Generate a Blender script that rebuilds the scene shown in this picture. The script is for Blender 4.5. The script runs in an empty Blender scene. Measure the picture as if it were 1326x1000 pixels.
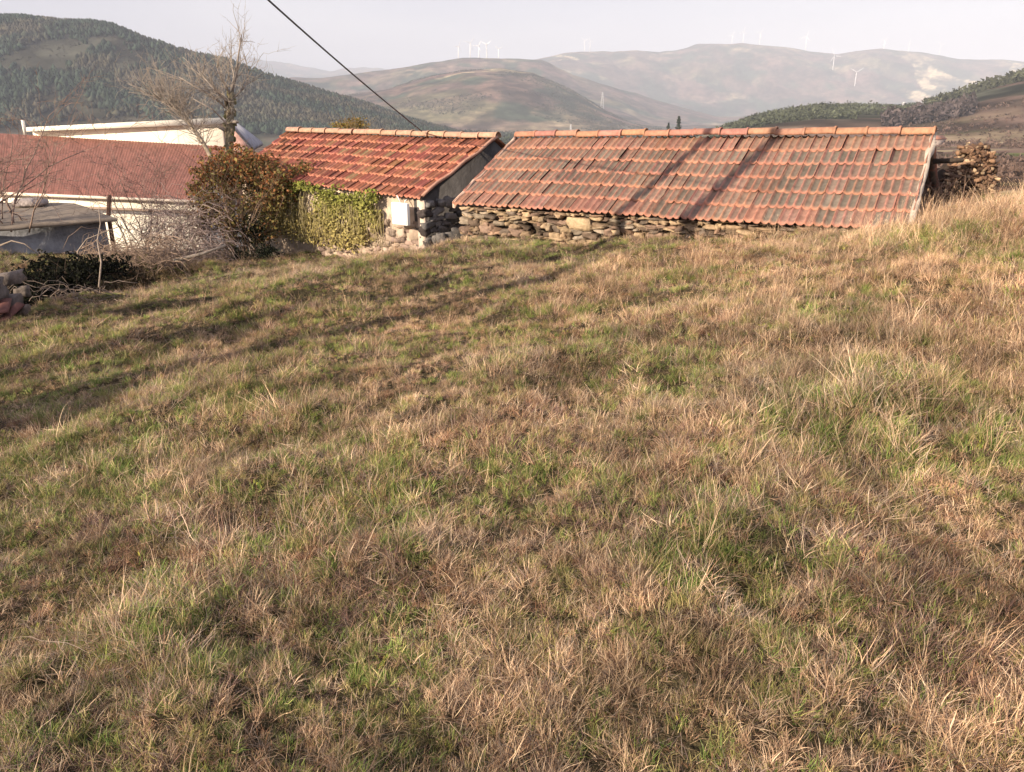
import bpy, math, random
import numpy as np
from mathutils import Vector
random.seed(7); rng = np.random.default_rng(7)
R = math.radians
S = bpy.context.scene
COL = S.collection

# ------------------------------------------------------------------ camera
CX, CY, F, YH = 663.0, 500.0, 1000.0, 130.0
TP = (CY-YH)/F; PITCH = math.atan(TP); CP, SP = math.cos(PITCH), math.sin(PITCH)
cam = bpy.data.cameras.new('camera'); camo = bpy.data.objects.new('camera', cam); COL.objects.link(camo)
cam.sensor_width = 36; cam.lens = 36*F/1326; cam.clip_end = 60000; cam.clip_start = 0.05
camo.location = (0, 0, 0); camo.rotation_euler = (math.pi/2-PITCH, 0, 0); S.camera = camo
S.render.resolution_x = 1024; S.render.resolution_y = 772

# ------------------------------------------------------------------ sky + sun
SUN_EL, SUN_AZ = R(22), R(230)      # azimuth of the sun measured from +Y towards +X
w = bpy.data.worlds.new('World'); S.world = w; w.use_nodes = True
nt = w.node_tree; nt.nodes.clear()
wo = nt.nodes.new('ShaderNodeOutputWorld'); bg = nt.nodes.new('ShaderNodeBackground')
sk = nt.nodes.new('ShaderNodeTexSky'); sk.sky_type = 'NISHITA'; sk.sun_disc = False
sk.sun_elevation = SUN_EL; sk.sun_rotation = SUN_AZ; sk.dust_density = 2.0; sk.air_density = 1.0
tc = nt.nodes.new('ShaderNodeTexCoord'); mp = nt.nodes.new('ShaderNodeMapping')
mp.inputs['Scale'].default_value = (1.2, 1.2, 6)
ns = nt.nodes.new('ShaderNodeTexNoise'); ns.inputs['Scale'].default_value = 1.6; ns.inputs['Detail'].default_value = 5
cr = nt.nodes.new('ShaderNodeValToRGB')
cr.color_ramp.elements[0].position = .35; cr.color_ramp.elements[0].color = (6.2, 5.9, 6.9, 1)
cr.color_ramp.elements[1].position = .7; cr.color_ramp.elements[1].color = (8.4, 7.9, 8.4, 1)
mx = nt.nodes.new('ShaderNodeMix'); mx.data_type = 'RGBA'; mx.inputs[0].default_value = .72
L = nt.links.new
L(tc.outputs['Generated'], mp.inputs[0]); L(mp.outputs[0], ns.inputs[0]); L(ns.outputs[0], cr.inputs[0])
L(sk.outputs[0], mx.inputs[6]); L(cr.outputs[0], mx.inputs[7]); L(mx.outputs[2], bg.inputs[0]); L(bg.outputs[0], wo.inputs[0])
bg.inputs[1].default_value = 0.065
sl = bpy.data.lights.new('sun', 'SUN'); sl.energy = 5.0; sl.angle = R(.4); sl.color = (1, .835, .63)
so = bpy.data.objects.new('sun', sl); COL.objects.link(so)
sd = Vector((math.sin(SUN_AZ)*math.cos(SUN_EL), math.cos(SUN_AZ)*math.cos(SUN_EL), math.sin(SUN_EL)))
so.rotation_euler = sd.to_track_quat('Z', 'Y').to_euler()
S.view_settings.view_transform = 'Standard'; S.view_settings.look = 'None'
S.view_settings.exposure = 1.0; S.view_settings.gamma = 1
S.cycles.volume_bounces = 0

# ------------------------------------------------------------------ helpers
def px(x, y, d):
    """world point seen at photograph pixel (x, y) at camera depth d"""
    a = (x-CX)/F; b = (CY-y)/F
    return np.array([a*d, (CP+b*SP)*d, (-SP+b*CP)*d])
def V(a): return Vector([float(t) for t in a])
def _h(i, j, k=0, s=0):
    n = (i.astype(np.int64)*374761393 + j.astype(np.int64)*668265263 + np.int64(k)*2147483647 + np.int64(s)*1274126177) & 0xffffffff
    n = ((n ^ (n >> 13))*1274126177) & 0xffffffff
    n = ((n ^ (n >> 16))*2246822519) & 0xffffffff
    return (n & 0xffffff)/float(0xffffff)
def vnoise(x, y, s=0):
    x = np.asarray(x, float); y = np.asarray(y, float)
    i = np.floor(x); j = np.floor(y); fx = x-i; fy = y-j
    fx = fx*fx*(3-2*fx); fy = fy*fy*(3-2*fy)
    a = _h(i, j, 0, s); b = _h(i+1, j, 0, s); c = _h(i, j+1, 0, s); d = _h(i+1, j+1, 0, s)
    return (a*(1-fx)+b*fx)*(1-fy)+(c*(1-fx)+d*fx)*fy
def fbm(x, y, o=4, s=0):
    t = 0; a = .5; n = 0
    for k in range(o):
        t = t+a*vnoise(x*2**k+17*k, y*2**k-11*k, s+k); n += a; a *= .5
    return t/n
def sst(a, b, x): t = np.clip((x-a)/(b-a), 0, 1); return t*t*(3-2*t)

def mesh_obj(name, verts, faces, mat, parent=None, cols=None, smooth=False):
    """verts (n,3), faces: list of arrays (m,k)"""
    me = bpy.data.meshes.new(name)
    verts = np.asarray(verts, np.float32)
    if not isinstance(faces, list): faces = [faces]
    faces = [np.asarray(f, np.int32) for f in faces if len(f)]
    nl = sum(f.size for f in faces); nf = sum(len(f) for f in faces)
    me.vertices.add(len(verts)); me.vertices.foreach_set('co', verts.ravel())
    me.loops.add(nl); me.loops.foreach_set('vertex_index', np.concatenate([f.ravel() for f in faces]))
    me.polygons.add(nf)
    tot = np.concatenate([np.full(len(f), f.shape[1], np.int32) for f in faces])
    st = np.concatenate([[0], np.cumsum(tot)[:-1]]).astype(np.int32)
    me.polygons.foreach_set('loop_start', st); me.polygons.foreach_set('loop_total', tot)
    if smooth: me.polygons.foreach_set('use_smooth', np.ones(nf, bool))
    me.update(calc_edges=True)
    if cols is not None:
        ca = me.color_attributes.new('col', 'FLOAT_COLOR', 'POINT')
        c = np.ones((len(verts), 4), np.float32); c[:, :3] = cols
        ca.data.foreach_set('color', c.ravel())
    me.materials.append(mat)
    o = bpy.data.objects.new(name, me); COL.objects.link(o)
    if parent is not None: o.parent = parent
    return o
class MB:
    """collects pieces, builds one mesh"""
    def __init__(s): s.v = []; s.f = {}; s.c = []; s.n = 0
    def add(s, v, f, c=(1, 1, 1)):
        v = np.asarray(v, float); c = np.asarray(c, float)
        if c.ndim == 1: c = np.tile(c, (len(v), 1))
        for ff in (f if isinstance(f, list) else [f]):
            ff = np.asarray(ff, int)
            s.f.setdefault(ff.shape[1], []).append(ff+s.n)
        s.v.append(v); s.c.append(c); s.n += len(v)
    def build(s, name, mat, parent=None, smooth=False):
        return mesh_obj(name, np.concatenate(s.v), [np.concatenate(x) for x in s.f.values()], mat, parent, np.concatenate(s.c), smooth)
def grid_faces(n, m):
    i = np.arange(n-1)[:, None]*m+np.arange(m-1)[None]
    i = i.ravel(); return np.stack([i, i+1, i+m+1, i+m], 1)
def tag(o, label=None, cat=None, group=None, kind=None):
    if label: o['label'] = label
    if cat: o['category'] = cat
    if group: o['group'] = group
    if kind: o['kind'] = kind
    return o
def empty(name, loc=(0, 0, 0)):
    o = bpy.data.objects.new(name, None); COL.objects.link(o); o.location = V(loc); o.empty_display_size = .2
    return o
def reparent(o, root):
    """children are built in world space; shift the meshes into the root's space"""
    o.parent = root; o.location = -root.location
    return o
def box_vf(c, ax, ay, az):
    """box from centre and three half-axis vectors"""
    c = np.asarray(c, float); ax, ay, az = map(lambda a: np.asarray(a, float), (ax, ay, az))
    v = [c+sx*ax+sy*ay+sz*az for sz in (-1, 1) for sy in (-1, 1) for sx in (-1, 1)]
    f = [[0, 2, 3, 1], [4, 5, 7, 6], [0, 1, 5, 4], [2, 6, 7, 3], [0, 4, 6, 2], [1, 3, 7, 5]]
    return np.array(v), np.array(f)
def slab_vf(a, b, c, d, th):
    """prism from quad a b c d (in order), thickness th downwards"""
    P = np.array([a, b, c, d], float); Q = P-np.array([0, 0, th])
    f = [[0, 1, 2, 3], [7, 6, 5, 4], [0, 4, 5, 1], [1, 5, 6, 2], [2, 6, 7, 3], [3, 7, 4, 0]]
    return np.concatenate([P, Q]), np.array(f)
def tube_vf(pts, rad, k=6):
    pts = np.asarray(pts, float); n = len(pts); rad = np.broadcast_to(np.asarray(rad, float), (n,))
    t = np.gradient(pts, axis=0); t /= np.linalg.norm(t, axis=1)[:, None]+1e-9
    ref = np.array([0, 0, 1.]) if abs(t[0][2]) < .9 else np.array([1., 0, 0])
    a = np.cross(t, ref); a /= np.linalg.norm(a, axis=1)[:, None]+1e-9; b = np.cross(t, a)
    th = np.arange(k)/k*2*math.pi
    v = pts[:, None]+rad[:, None, None]*(np.cos(th)[None, :, None]*a[:, None]+np.sin(th)[None, :, None]*b[:, None])
    i = np.arange(n-1)[:, None]*k; j = np.arange(k)[None]
    f = np.stack([i+j, i+(j+1) % k, i+k+(j+1) % k, i+k+j], 2).reshape(-1, 4)
    v = np.concatenate([v.reshape(-1, 3), pts[:1], pts[-1:]])
    jj = np.arange(k)
    e0 = np.stack([(jj+1) % k, jj, np.full(k, n*k)], 1); e1 = np.stack([(n-1)*k+jj, (n-1)*k+(jj+1) % k, np.full(k, n*k+1)], 1)
    return v, [f, np.concatenate([e0, e1])]

def vmat(name, rough=.85, transl=0, noise=0, nscale=5, bump=0, bscale=30, spec=.25, mul=(1, 1, 1), inst=False, base=None):
    m = bpy.data.materials.new(name); m.use_nodes = True; t = m.node_tree; t.nodes.clear(); l = t.links.new
    out = t.nodes.new('ShaderNodeOutputMaterial'); bs = t.nodes.new('ShaderNodeBsdfPrincipled')
    bs.inputs['Roughness'].default_value = rough; bs.inputs['Specular IOR Level'].default_value = spec
    if base is None:
        at = t.nodes.new('ShaderNodeAttribute'); at.attribute_name = 'col'; c = at.outputs['Color']
    else:
        rg = t.nodes.new('ShaderNodeRGB'); rg.outputs[0].default_value = (*base, 1); c = rg.outputs[0]
    def mult(a, b):
        q = t.nodes.new('ShaderNodeMix'); q.data_type = 'RGBA'; q.blend_type = 'MULTIPLY'; q.inputs[0].default_value = 1
        l(a, q.inputs[6])
        if hasattr(b, 'default_value') or hasattr(b, 'node'): l(b, q.inputs[7])
        else: q.inputs[7].default_value = (*b, 1)
        return q.outputs[2]
    if inst:
        ai = t.nodes.new('ShaderNodeAttribute'); ai.attribute_type = 'INSTANCER'; ai.attribute_name = 'tint'
        c = mult(c, ai.outputs['Color'])
    if mul != (1, 1, 1): c = mult(c, mul)
    tco = t.nodes.new('ShaderNodeTexCoord')
    if noise:
        n = t.nodes.new('ShaderNodeTexNoise'); n.inputs['Scale'].default_value = nscale; n.inputs['Detail'].default_value = 6
        n.inputs['Roughness'].default_value = .65
        l(tco.outputs['Object'], n.inputs[0])
        r = t.nodes.new('ShaderNodeMapRange'); r.inputs['From Min'].default_value = .3; r.inputs['From Max'].default_value = .7
        r.inputs['To Min'].default_value = 1-noise; r.inputs['To Max'].default_value = 1+noise
        l(n.outputs[0], r.inputs[0]); c = mult(c, r.outputs[0])
    l(c, bs.inputs['Base Color'])
    if bump:
        n2 = t.nodes.new('ShaderNodeTexNoise'); n2.inputs['Scale'].default_value = bscale; n2.inputs['Detail'].default_value = 5
        l(tco.outputs['Object'], n2.inputs[0])
        bp = t.nodes.new('ShaderNodeBump'); bp.inputs['Strength'].default_value = 1; bp.inputs['Distance'].default_value = bump
        l(n2.outputs[0], bp.inputs['Height']); l(bp.outputs[0], bs.inputs['Normal'])
    sh = bs.outputs[0]
    if transl:
        tr = t.nodes.new('ShaderNodeBsdfTranslucent'); l(c, tr.inputs[0])
        mxs = t.nodes.new('ShaderNodeMixShader'); mxs.inputs[0].default_value = transl
        l(sh, mxs.inputs[1]); l(tr.outputs[0], mxs.inputs[2]); sh = mxs.outputs[0]
    l(sh, out.inputs[0])
    return m
M = dict(
    ground=vmat('soil_thatch', .95, noise=.75, nscale=28, bump=.04, bscale=60, spec=.05),
    hills=vmat('hillside', 1, noise=.45, nscale=.03, spec=0),
    forest=vmat('forest_foliage', 1, spec=0),
    tile=vmat('clay_tile', .8, noise=.3, nscale=14, bump=.004, bscale=60, spec=.3),
    stone=vmat('field_stone', .9, noise=.4, nscale=16, bump=.012, bscale=30, spec=.2),
    plaster=vmat('old_plaster', .95, noise=.3, nscale=5, bump=.01, bscale=18, spec=.1),
    white=vmat('white_render', .8, noise=.12, nscale=1.2, spec=.2),
    metal=vmat('painted_metal', .5, noise=.04, nscale=8),
    wood=vmat('weathered_wood', .9, noise=.35, nscale=20, bump=.005, bscale=50),
    bark=vmat('bark', .95, noise=.3, nscale=12, bump=.008, bscale=40, spec=.1),
    leaf=vmat('leaves', .8, transl=.2, spec=.08),
    grass=vmat('grass_blades', .7, transl=.12, spec=.12, inst=True),
    sheet=vmat('fibre_cement', .9, noise=.25, nscale=3, bump=.004, bscale=40, spec=.15),
    rubber=vmat('cable_rubber', .7, base=(.09, .085, .09)),
)

# ------------------------------------------------------------------ near ground
_cp = np.array([
 (0,-6,-1.4),(-6,-6,-1.8),(6,-6,-1.0),(-14,-6,-2.3),(14,-6,-.4),
 (0,0,-1.62),(0,2,-1.66),(0,4,-1.72),(0,6,-1.80),(0,8,-1.88),(-.5,10,-1.93),
 (-1.1,12.0,-2.05),(.3,11.2,-1.92),(1.6,10.4,-1.80),(3.0,9.4,-1.58),(4.2,8.5,-1.30),
 (-1.6,12.4,-2.36),(-3.1,13.5,-2.60),(-5.2,14.5,-2.85),
 (3,3,-1.45),(3,6,-1.42),(5.5,6,-1.12),(5.6,8.6,-1.13),(8,8,-.98),(2,1,-1.55),(5,2,-1.2),(10,5,-.7),(13,10,-.9),
 (6.4,10.6,-1.36),(7,13,-2.2),(8,16,-3.1),(10,22,-4.3),(12,33,-6),(0,18,-3.4),(0,33,-6),(20,33,-6),(20,15,-2.2),(20,0,0),
 (-1.4,2,-1.74),(-3,4.5,-1.98),(-3,2,-1.92),(-4,7,-2.08),(-5.2,8,-2.2),(-4.9,10,-2.32),(-4.5,11.9,-2.52),(-3.5,10,-2.2),(-2.6,12.0,-2.40),
 (-7.3,11.2,-2.36),(-8.5,10.2,-2.3),(-8.2,12.6,-2.42),(-12,12,-2.45),(-9,5,-2.5),(-14,3,-2.8),
 (-8,16,-3.0),(-10,20,-3.9),(-14,26,-4.9),(-22,20,-4.8),(-22,30,-5.6),(-4,22,-4.2),(-22,8,-3.6)], float)
def _tps(P, Q):
    r2 = ((P[:, None, :2]-Q[None, :, :2])**2).sum(2); return .5*r2*np.log(r2+1e-9)
_n = len(_cp); _A = np.zeros((_n+3, _n+3)); _A[:_n, :_n] = _tps(_cp, _cp)+np.eye(_n)*.02
_A[:_n, _n] = 1; _A[:_n, _n+1:] = _cp[:, :2]; _A[_n, :_n] = 1; _A[_n+1:, :_n] = _cp[:, :2].T
_W = np.linalg.solve(_A, np.concatenate([_cp[:, 2], [0, 0, 0]]))
_ditch = np.array([(-6.5,4.5),(-6.5,7.0),(-6.45,8.5),(-6.35,9.8),(-6.0,11.0),(-5.7,11.9)], float)
def seg_dist(x, y, poly):
    d = np.full(np.shape(x), 1e9)
    for a, b in zip(poly[:-1], poly[1:]):
        ab = b-a; t = np.clip(((x-a[0])*ab[0]+(y-a[1])*ab[1])/(ab@ab), 0, 1)
        d = np.minimum(d, np.hypot(x-a[0]-t*ab[0], y-a[1]-t*ab[1]))
    return d
def height(x, y):
    x = np.asarray(x, float); y = np.asarray(y, float); sh = x.shape; xf = x.ravel(); yf = y.ravel(); out = np.empty(len(xf))
    for i in range(0, len(xf), 40000):
        P = np.stack([xf[i:i+40000], yf[i:i+40000]], 1)
        out[i:i+40000] = _tps(P, _cp)@_W[:_n]+_W[_n]+P@_W[_n+1:]
    z = out.reshape(sh)
    z = z-.95*(1-sst(.25, .95, seg_dist(x, y, _ditch)))
    # tussocks and trodden furrows
    z = z+.12*(fbm(x*1.1, y*1.1, 3, 3)-.5)+.11*(vnoise(x*2.3, y*2.3, 9)-.5)+.06*(vnoise(x*5, y*5, 12)-.5)
    fur = vnoise((x*.82-y*.57)*.9+3, (x*.57+y*.82)*.28, 21)
    z = z+.26*(fur-.5)*sst(1, -2, x)*sst(2, 4, y)
    return z
xs = np.arange(-26, 22.01, .1); ys = np.concatenate([np.arange(-8, 0, .3), np.arange(0, 13, .07), np.arange(13, 36, .2)])
gx, gy = np.meshgrid(xs, ys); gz = height(gx, gy)
pn = fbm(gx*.7, gy*.7, 4, 5)[..., None]; pn2 = fbm(gx*3, gy*3, 3, 8)[..., None]
gc = np.array([.085, .06, .038])*(1-pn)+np.array([.055, .05, .026])*pn
gc = gc*(.7+.6*pn2)
tag(mesh_obj('ground', np.stack([gx, gy, gz], 2).reshape(-1, 3), grid_faces(*gx.shape), M['ground'], None, gc.reshape(-1, 3), True), kind='structure')
def gh(x, y): return float(height(np.array([x]), np.array([y]))[0])

# ------------------------------------------------------------------ far land: one sheet from the farm to the horizon
KD = [27, 60, 120, 250, 450, 800, 1000, 1500, 2000, 3000, 3500, 4700, 5500, 7500, 9000, 11500, 14500]
C_ = {
 27: [(0,335),(450,325),(800,305),(1000,285),(1326,275)],
 60: [(0,305),(600,262),(1326,250)],
 120: [(0,275),(600,240),(1326,236)],
 250: [(0,235),(600,218),(1326,212)],
 450: [(0,208),(600,202),(930,195),(1326,182)],
 800: [(0,192),(850,190),(930,172),(960,160),(1000,148),(1060,139),(1110,139),(1170,141),(1220,132),(1260,118),(1326,97),(1500,70),(1800,55)],
 1000: [(0,190),(850,188),(930,185),(1060,165),(1170,165),(1260,150),(1500,110),(1800,90)],
 1500: [(-400,12),(-150,18),(0,26),(50,26),(100,33),(150,36),(165,39),(200,54),(250,71),(300,83),(330,94),(380,110),(420,123),(470,137),(530,158),(590,173),(650,178),(1326,176)],
 2000: [(0,150),(300,160),(500,168),(600,174),(930,174),(1326,168)],
 3000: [(0,160),(300,155),(380,143),(430,130),(500,116),(540,103),(560,98),(600,91),(650,89),(690,95),(720,107),(760,127),(785,142),(820,158),(870,167),(1326,162)],
 3500: [(0,150),(300,150),(430,140),(560,120),(650,115),(760,140),(850,164),(1326,155)],
 4700: [(0,140),(300,120),(380,101),(430,101),(480,96),(520,89),(560,81),(600,76),(650,78),(700,80),(740,98),(800,116),(870,137),(930,150),(1326,150)],
 5500: [(0,130),(400,115),(600,95),(700,95),(760,115),(870,143),(930,150),(1326,140)],
 7500: [(0,115),(300,110),(430,102),(560,95),(640,85),(690,77),(730,70),(770,68),(850,68),(880,63),(900,58),(950,55),(975,56),(1010,61),(1040,68),(1075,72),(1100,67),(1130,64),(1180,68),(1230,76),(1280,81),(1326,81),(1600,85)],
 9000: [(0,110),(400,105),(700,95),(1326,100)],
 11500: [(0,85),(200,70),(330,75),(360,78),(400,87),(430,92),(480,90),(520,90),(700,88),(1000,90),(1326,92)],
 14500: [(0,112),(1326,112)]}
def far_z(u, D):
    """height at column u = X/Y and forward distance D (arrays of one shape)"""
    X = CX+u*F*1.0663
    rows = []
    for k in KD:
        c = np.array(C_[k], float); yy = np.interp(X, c[:, 0], c[:, 1])
        rows.append((YH-yy)/F*CP/(CP+(CY-yy)/F*SP)*k)
    Z = np.stack(rows); ld = np.log(D); lk = np.log(KD)
    i = np.clip(np.searchsorted(lk, ld)-1, 0, len(KD)-2)
    t = np.clip((ld-lk[i])/(lk[i+1]-lk[i]), 0, 1); t = np.where(D < 800, t, t*t*(3-2*t))
    a = np.take_along_axis(Z, i[None], 0)[0]; b = np.take_along_axis(Z, i[None]+1, 0)[0]
    z = a*(1-t)+b*t
    x = u*D; kk = sst(60, 600, D)
    z = z+kk*.012*D**.93*(fbm(x/(170+.05*D), D/(170+.05*D), 4, 31)-.5)*np.where(D > 2200, 1.5, .9)
    q = 1-np.abs(2*fbm((x+D*.35)/420, (D-x*.2)/900, 4, 37)-1)
    z = z-sst(1600, 3500, D)*34*q**3*sst(1, .25, np.abs(D-7500)/400+.25)*0-sst(1800, 3500, D)*38*(q**2-.5)*(1-np.exp(-((D-7500)/500)**2))*(1-np.exp(-((D-4700)/350)**2))*(1-np.exp(-((D-3000)/250)**2))
    return z
us = np.concatenate([np.linspace(-1.5, -.72, 90)[:-1], np.linspace(-.72, .72, 900), np.linspace(.72, 1.5, 90)[1:]])
lds = np.concatenate([np.linspace(math.log(27), math.log(600), 130)[:-1], np.linspace(math.log(600), math.log(8500), 430)[:-1], np.linspace(math.log(8500), math.log(14500), 60)])
UU, DD = np.meshgrid(us, np.exp(lds)); ZZ = far_z(UU, DD); XX = UU*DD
ff = lambda s, sc, o=4: fbm(XX/sc, DD/sc, o, s)
PX = CX+UU*F*1.0663
forest_c = np.array([.028, .042, .027]); heather = np.array([.115, .078, .062]); tan = np.array([.23, .185, .115]); meadow = np.array([.10, .11, .045]); olive = np.array([.085, .075, .045])
def lerp(a, b, t): t = np.clip(t, 0, 1)[..., None]; return a*(1-t)+b*t
n1, n2, n3 = ff(41, 260), ff(43, 90), ff(47, 600)
base = lerp(np.broadcast_to(heather, XX.shape+(3,)), tan, sst(.50, .72, n1)*.8)
base = lerp(base, meadow, sst(.55, .7, n3)*.5)
# terraced fields on the near right slope
tw = vnoise(XX/45, DD/14, 51)
near = sst(650, 300, DD)
base = lerp(base, lerp(lerp(np.broadcast_to(heather*1.15, XX.shape+(3,)), tan, sst(.45, .6, tw)), meadow*1.2, sst(.62, .7, vnoise(XX/70+9, DD/22, 53))), near)
# left hill: mostly woodland
w2 = np.exp(-((np.log(DD)-math.log(1300))/.33)**2)*sst(760, 500, PX)
fmask = w2*np.clip(.35+sst(.30, .44, n2+.25*(n3-.5))*.9, 0, 1)*(1-.6*np.exp(-((PX-185)/60)**2-((DD-1400)/60)**2))
base = lerp(base, np.array([.055, .048, .04]), w2*.95)
base = lerp(base, forest_c*1.15, fmask)
# brown hill
w3 = np.exp(-((np.log(DD)-math.log(2750))/.2)**2)
base = lerp(base, lerp(np.broadcast_to(olive, XX.shape+(3,)), heather*.9, sst(.4, .6, n2)), w3*.9)
trk = np.abs(fbm(XX/700+5, DD/500, 3, 61)-.5)
base = lerp(base, tan*1.5, w3*(trk < .02)*(n1 > .45)*.8)
# far ridges: patchwork of scrub and plantations
w5 = sst(4000, 5600, DD)
base = lerp(base, forest_c*.9, w5*sst(.5, .56, ff(67, 700))*.85)
base = lerp(base, tan*1.5, w5*sst(.58, .66, ff(71, 480))*.6)
base = lerp(base, tan*2.3, w5*(np.abs(ff(73, 1500, 3)-.5) < .014)*.8)
# valley floor and river flat
vf = np.exp(-((DD-2150)/450)**2)*sst(760, 840, PX)*sst(1150, 950, PX)
base = lerp(base, np.array([.2, .19, .17]), vf*.6)
f1 = sst(560, 660, DD)*sst(1010, 900, DD)*sst(900, 950, PX)
base = lerp(base, forest_c*1.3, f1*sst(.4, .5, n2+.1)*.7)
veg = sst(.47, .60, ff(85, 120, 4))*sst(900, 1500, DD)*.75
base = lerp(base, forest_c*1.1, veg*(1-fmask)*1.2)
base = lerp(base, heather*1.1*np.array([1.05, .88, .95]), sst(.52, .62, ff(87, 210, 4))*sst(1500, 2600, DD)*.6)
base = base*(.35+.75*sst(.3, .7, ff(79, 35, 3))+.55*sst(.3, .7, ff(83, 140, 3)))[..., None]
tag(mesh_obj('hills', np.stack([XX, DD, ZZ], 2).reshape(-1, 3), grid_faces(*XX.shape), M['hills'], None, base.reshape(-1, 3), True), kind='structure')
def fz(x, y): return float(far_z(np.array([[x/y]]), np.array([[float(y)]]))[0, 0])

def forest(name, P, H, cols, spread=.34, conif=True):
    """many small ragged crowns in one mesh; P (n,3) feet, H heights"""
    n = len(P); k = 6; lev = 4
    if not conif:
        m = 16; d = rng.normal(0, 1, (n, m, 3)); d /= np.linalg.norm(d, axis=2)[..., None]; d[..., 2] = np.abs(d[..., 2])
        cc = P[:, None]+d*(H[:, None, None]*np.array([spread, spread, .9]))*rng.uniform(.3, 1, (n, m, 1))
        v = (cc[:, :, None]+rng.normal(0, .17, (n, m, 3, 3))*H[:, None, None, None]).reshape(-1, 3)
        c = np.repeat((cols*rng.uniform(.5, 1.5, (n, 1)))[:, None]*rng.uniform(.7, 1.3, (n, m, 1)), 3, 1).reshape(-1, 3)
        return tag(mesh_obj(name, v, np.arange(n*m*3).reshape(-1, 3), M['forest'], None, c), kind='stuff')
    prof = np.array([.55, 1.0, .62, .08]) if conif else np.array([.5, 1., .85, .2])
    hz = np.array([.12, .38, .7, 1.0])
    th = (np.arange(k)/k*2*math.pi)[None, None]+rng.uniform(0, 6, (n, 1, 1))+np.arange(lev)[None, :, None]*.5
    r = H[:, None, None]*spread*prof[None, :, None]*rng.uniform(.45, 1.5, (n, lev, k))*rng.uniform(.6, 1.5, (n, 1, 1))
    z = P[:, 2][:, None, None]+H[:, None, None]*hz[None, :, None]*rng.uniform(.93, 1.07, (n, lev, k))
    v = np.stack([P[:, 0][:, None, None]+r*np.cos(th), P[:, 1][:, None, None]+r*np.sin(th), z], 3).reshape(-1, 3)
    b = (np.arange(n)*k*lev)[:, None, None]+(np.arange(lev-1)*k)[None, :, None]; j = np.arange(k)[None, None]
    f = np.stack([b+j, b+(j+1) % k, b+k+(j+1) % k, b+k+j], 3).reshape(-1, 4)
    c = np.repeat(lerp(np.broadcast_to(cols, (n, 3)), np.array([.085, .07, .05]), .7*sst(.45, .62, fbm(P[:, 0]/70, P[:, 1]/50, 3, 111)))*rng.uniform(.45, 1.55, (n, 1)), k*lev, 0)
    return tag(mesh_obj(name, v, f, M['forest'], None, c), kind='stuff')
def scatter(n, x0, x1, d0, d1, hmin, hmax, keep=None):
    X = rng.uniform(x0, x1, n*3); D = np.exp(rng.uniform(math.log(d0), math.log(d1), n*3)); u = (X-CX)/F/1.0663
    if keep is not None: m = keep(X, D, u*D); u, D = u[m], D[m]
    u, D = u[:n], D[:n]
    z = far_z(u[None], D[None])[0]
    return np.stack([u*D, D, z-.5], 1), rng.uniform(hmin, hmax, len(u))
P, H = scatter(28000, -200, 640, 1080, 1530, 4, 12, lambda X, D, x: (fbm(x/90, D/90, 4, 43)+.25*(fbm(x/600, D/600, 4, 47)-.5) > rng.uniform(.22, .44, len(X))))
tag(forest('forest', P, H, np.array([.034, .050, .036])), 'dark bluish green woodland covering the big hill on the left', 'forest')
P, H = scatter(11000, -200, 640, 1080, 1530, 1.5, 4.0, lambda X, D, x: fbm(x/55, D/40, 3, 101) > .40)
tag(forest('scrub', P, H, np.array([.06, .052, .036]), .6, False), 'low dark scrub in the clearings of the big left hill', 'scrub')
P, H = scatter(9000, 380, 1000, 2150, 3050, 2.0, 6.0, lambda X, D, x: fbm(x/160, D/110, 3, 103) > .50)
tag(forest('scrub', P, H, np.array([.055, .055, .035]), .7, False), 'dark dots of scrub on the brown hill in the centre', 'scrub')
P, H = scatter(4600, 925, 1190, 620, 830, 3, 6.5, lambda X, D, x: (X < 1110) | (fbm(x/60, D/60, 3, 90) > .53))
tag(forest('forest', P, H, np.array([.075, .085, .055]), .38, False), 'green conifer plantation on the low ridge behind the long roof', 'forest')
P, H = scatter(2600, 1200, 1700, 660, 830, 4, 11, lambda X, D, x: (D > 745+(1290-X)*.4))
tag(forest('forest', P, H, np.array([.07, .075, .048]), .34, False), 'pine wood climbing the slope at the upper right edge', 'forest')
P, H = scatter(700, 1150, 1260, 560, 660, 6, 10)
tag(forest('forest', P, H, np.array([.075, .06, .06]), .42, False), 'dark leafless grove on the slope right of the roof end', 'forest')
P, H = scatter(2600, 380, 930, 1050, 1950, 5, 12, lambda X, D, x: fbm(x/150, D/150, 3, 95) > .48)
tag(forest('forest', P, H, np.array([.035, .045, .025]), .42, False), 'scattered dark trees along the valley behind the ridge tiles', 'forest')
P, H = scatter(4500, 1180, 1700, 110, 600, 1.0, 3.4, lambda X, D, x: fbm(x/40, D/25, 3, 97) > .48)
tag(forest('scrub', P, H, np.array([.11, .075, .062]), .6, False), 'pinkish brown leafless scrub between the terraced fields at right', 'scrub')

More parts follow.
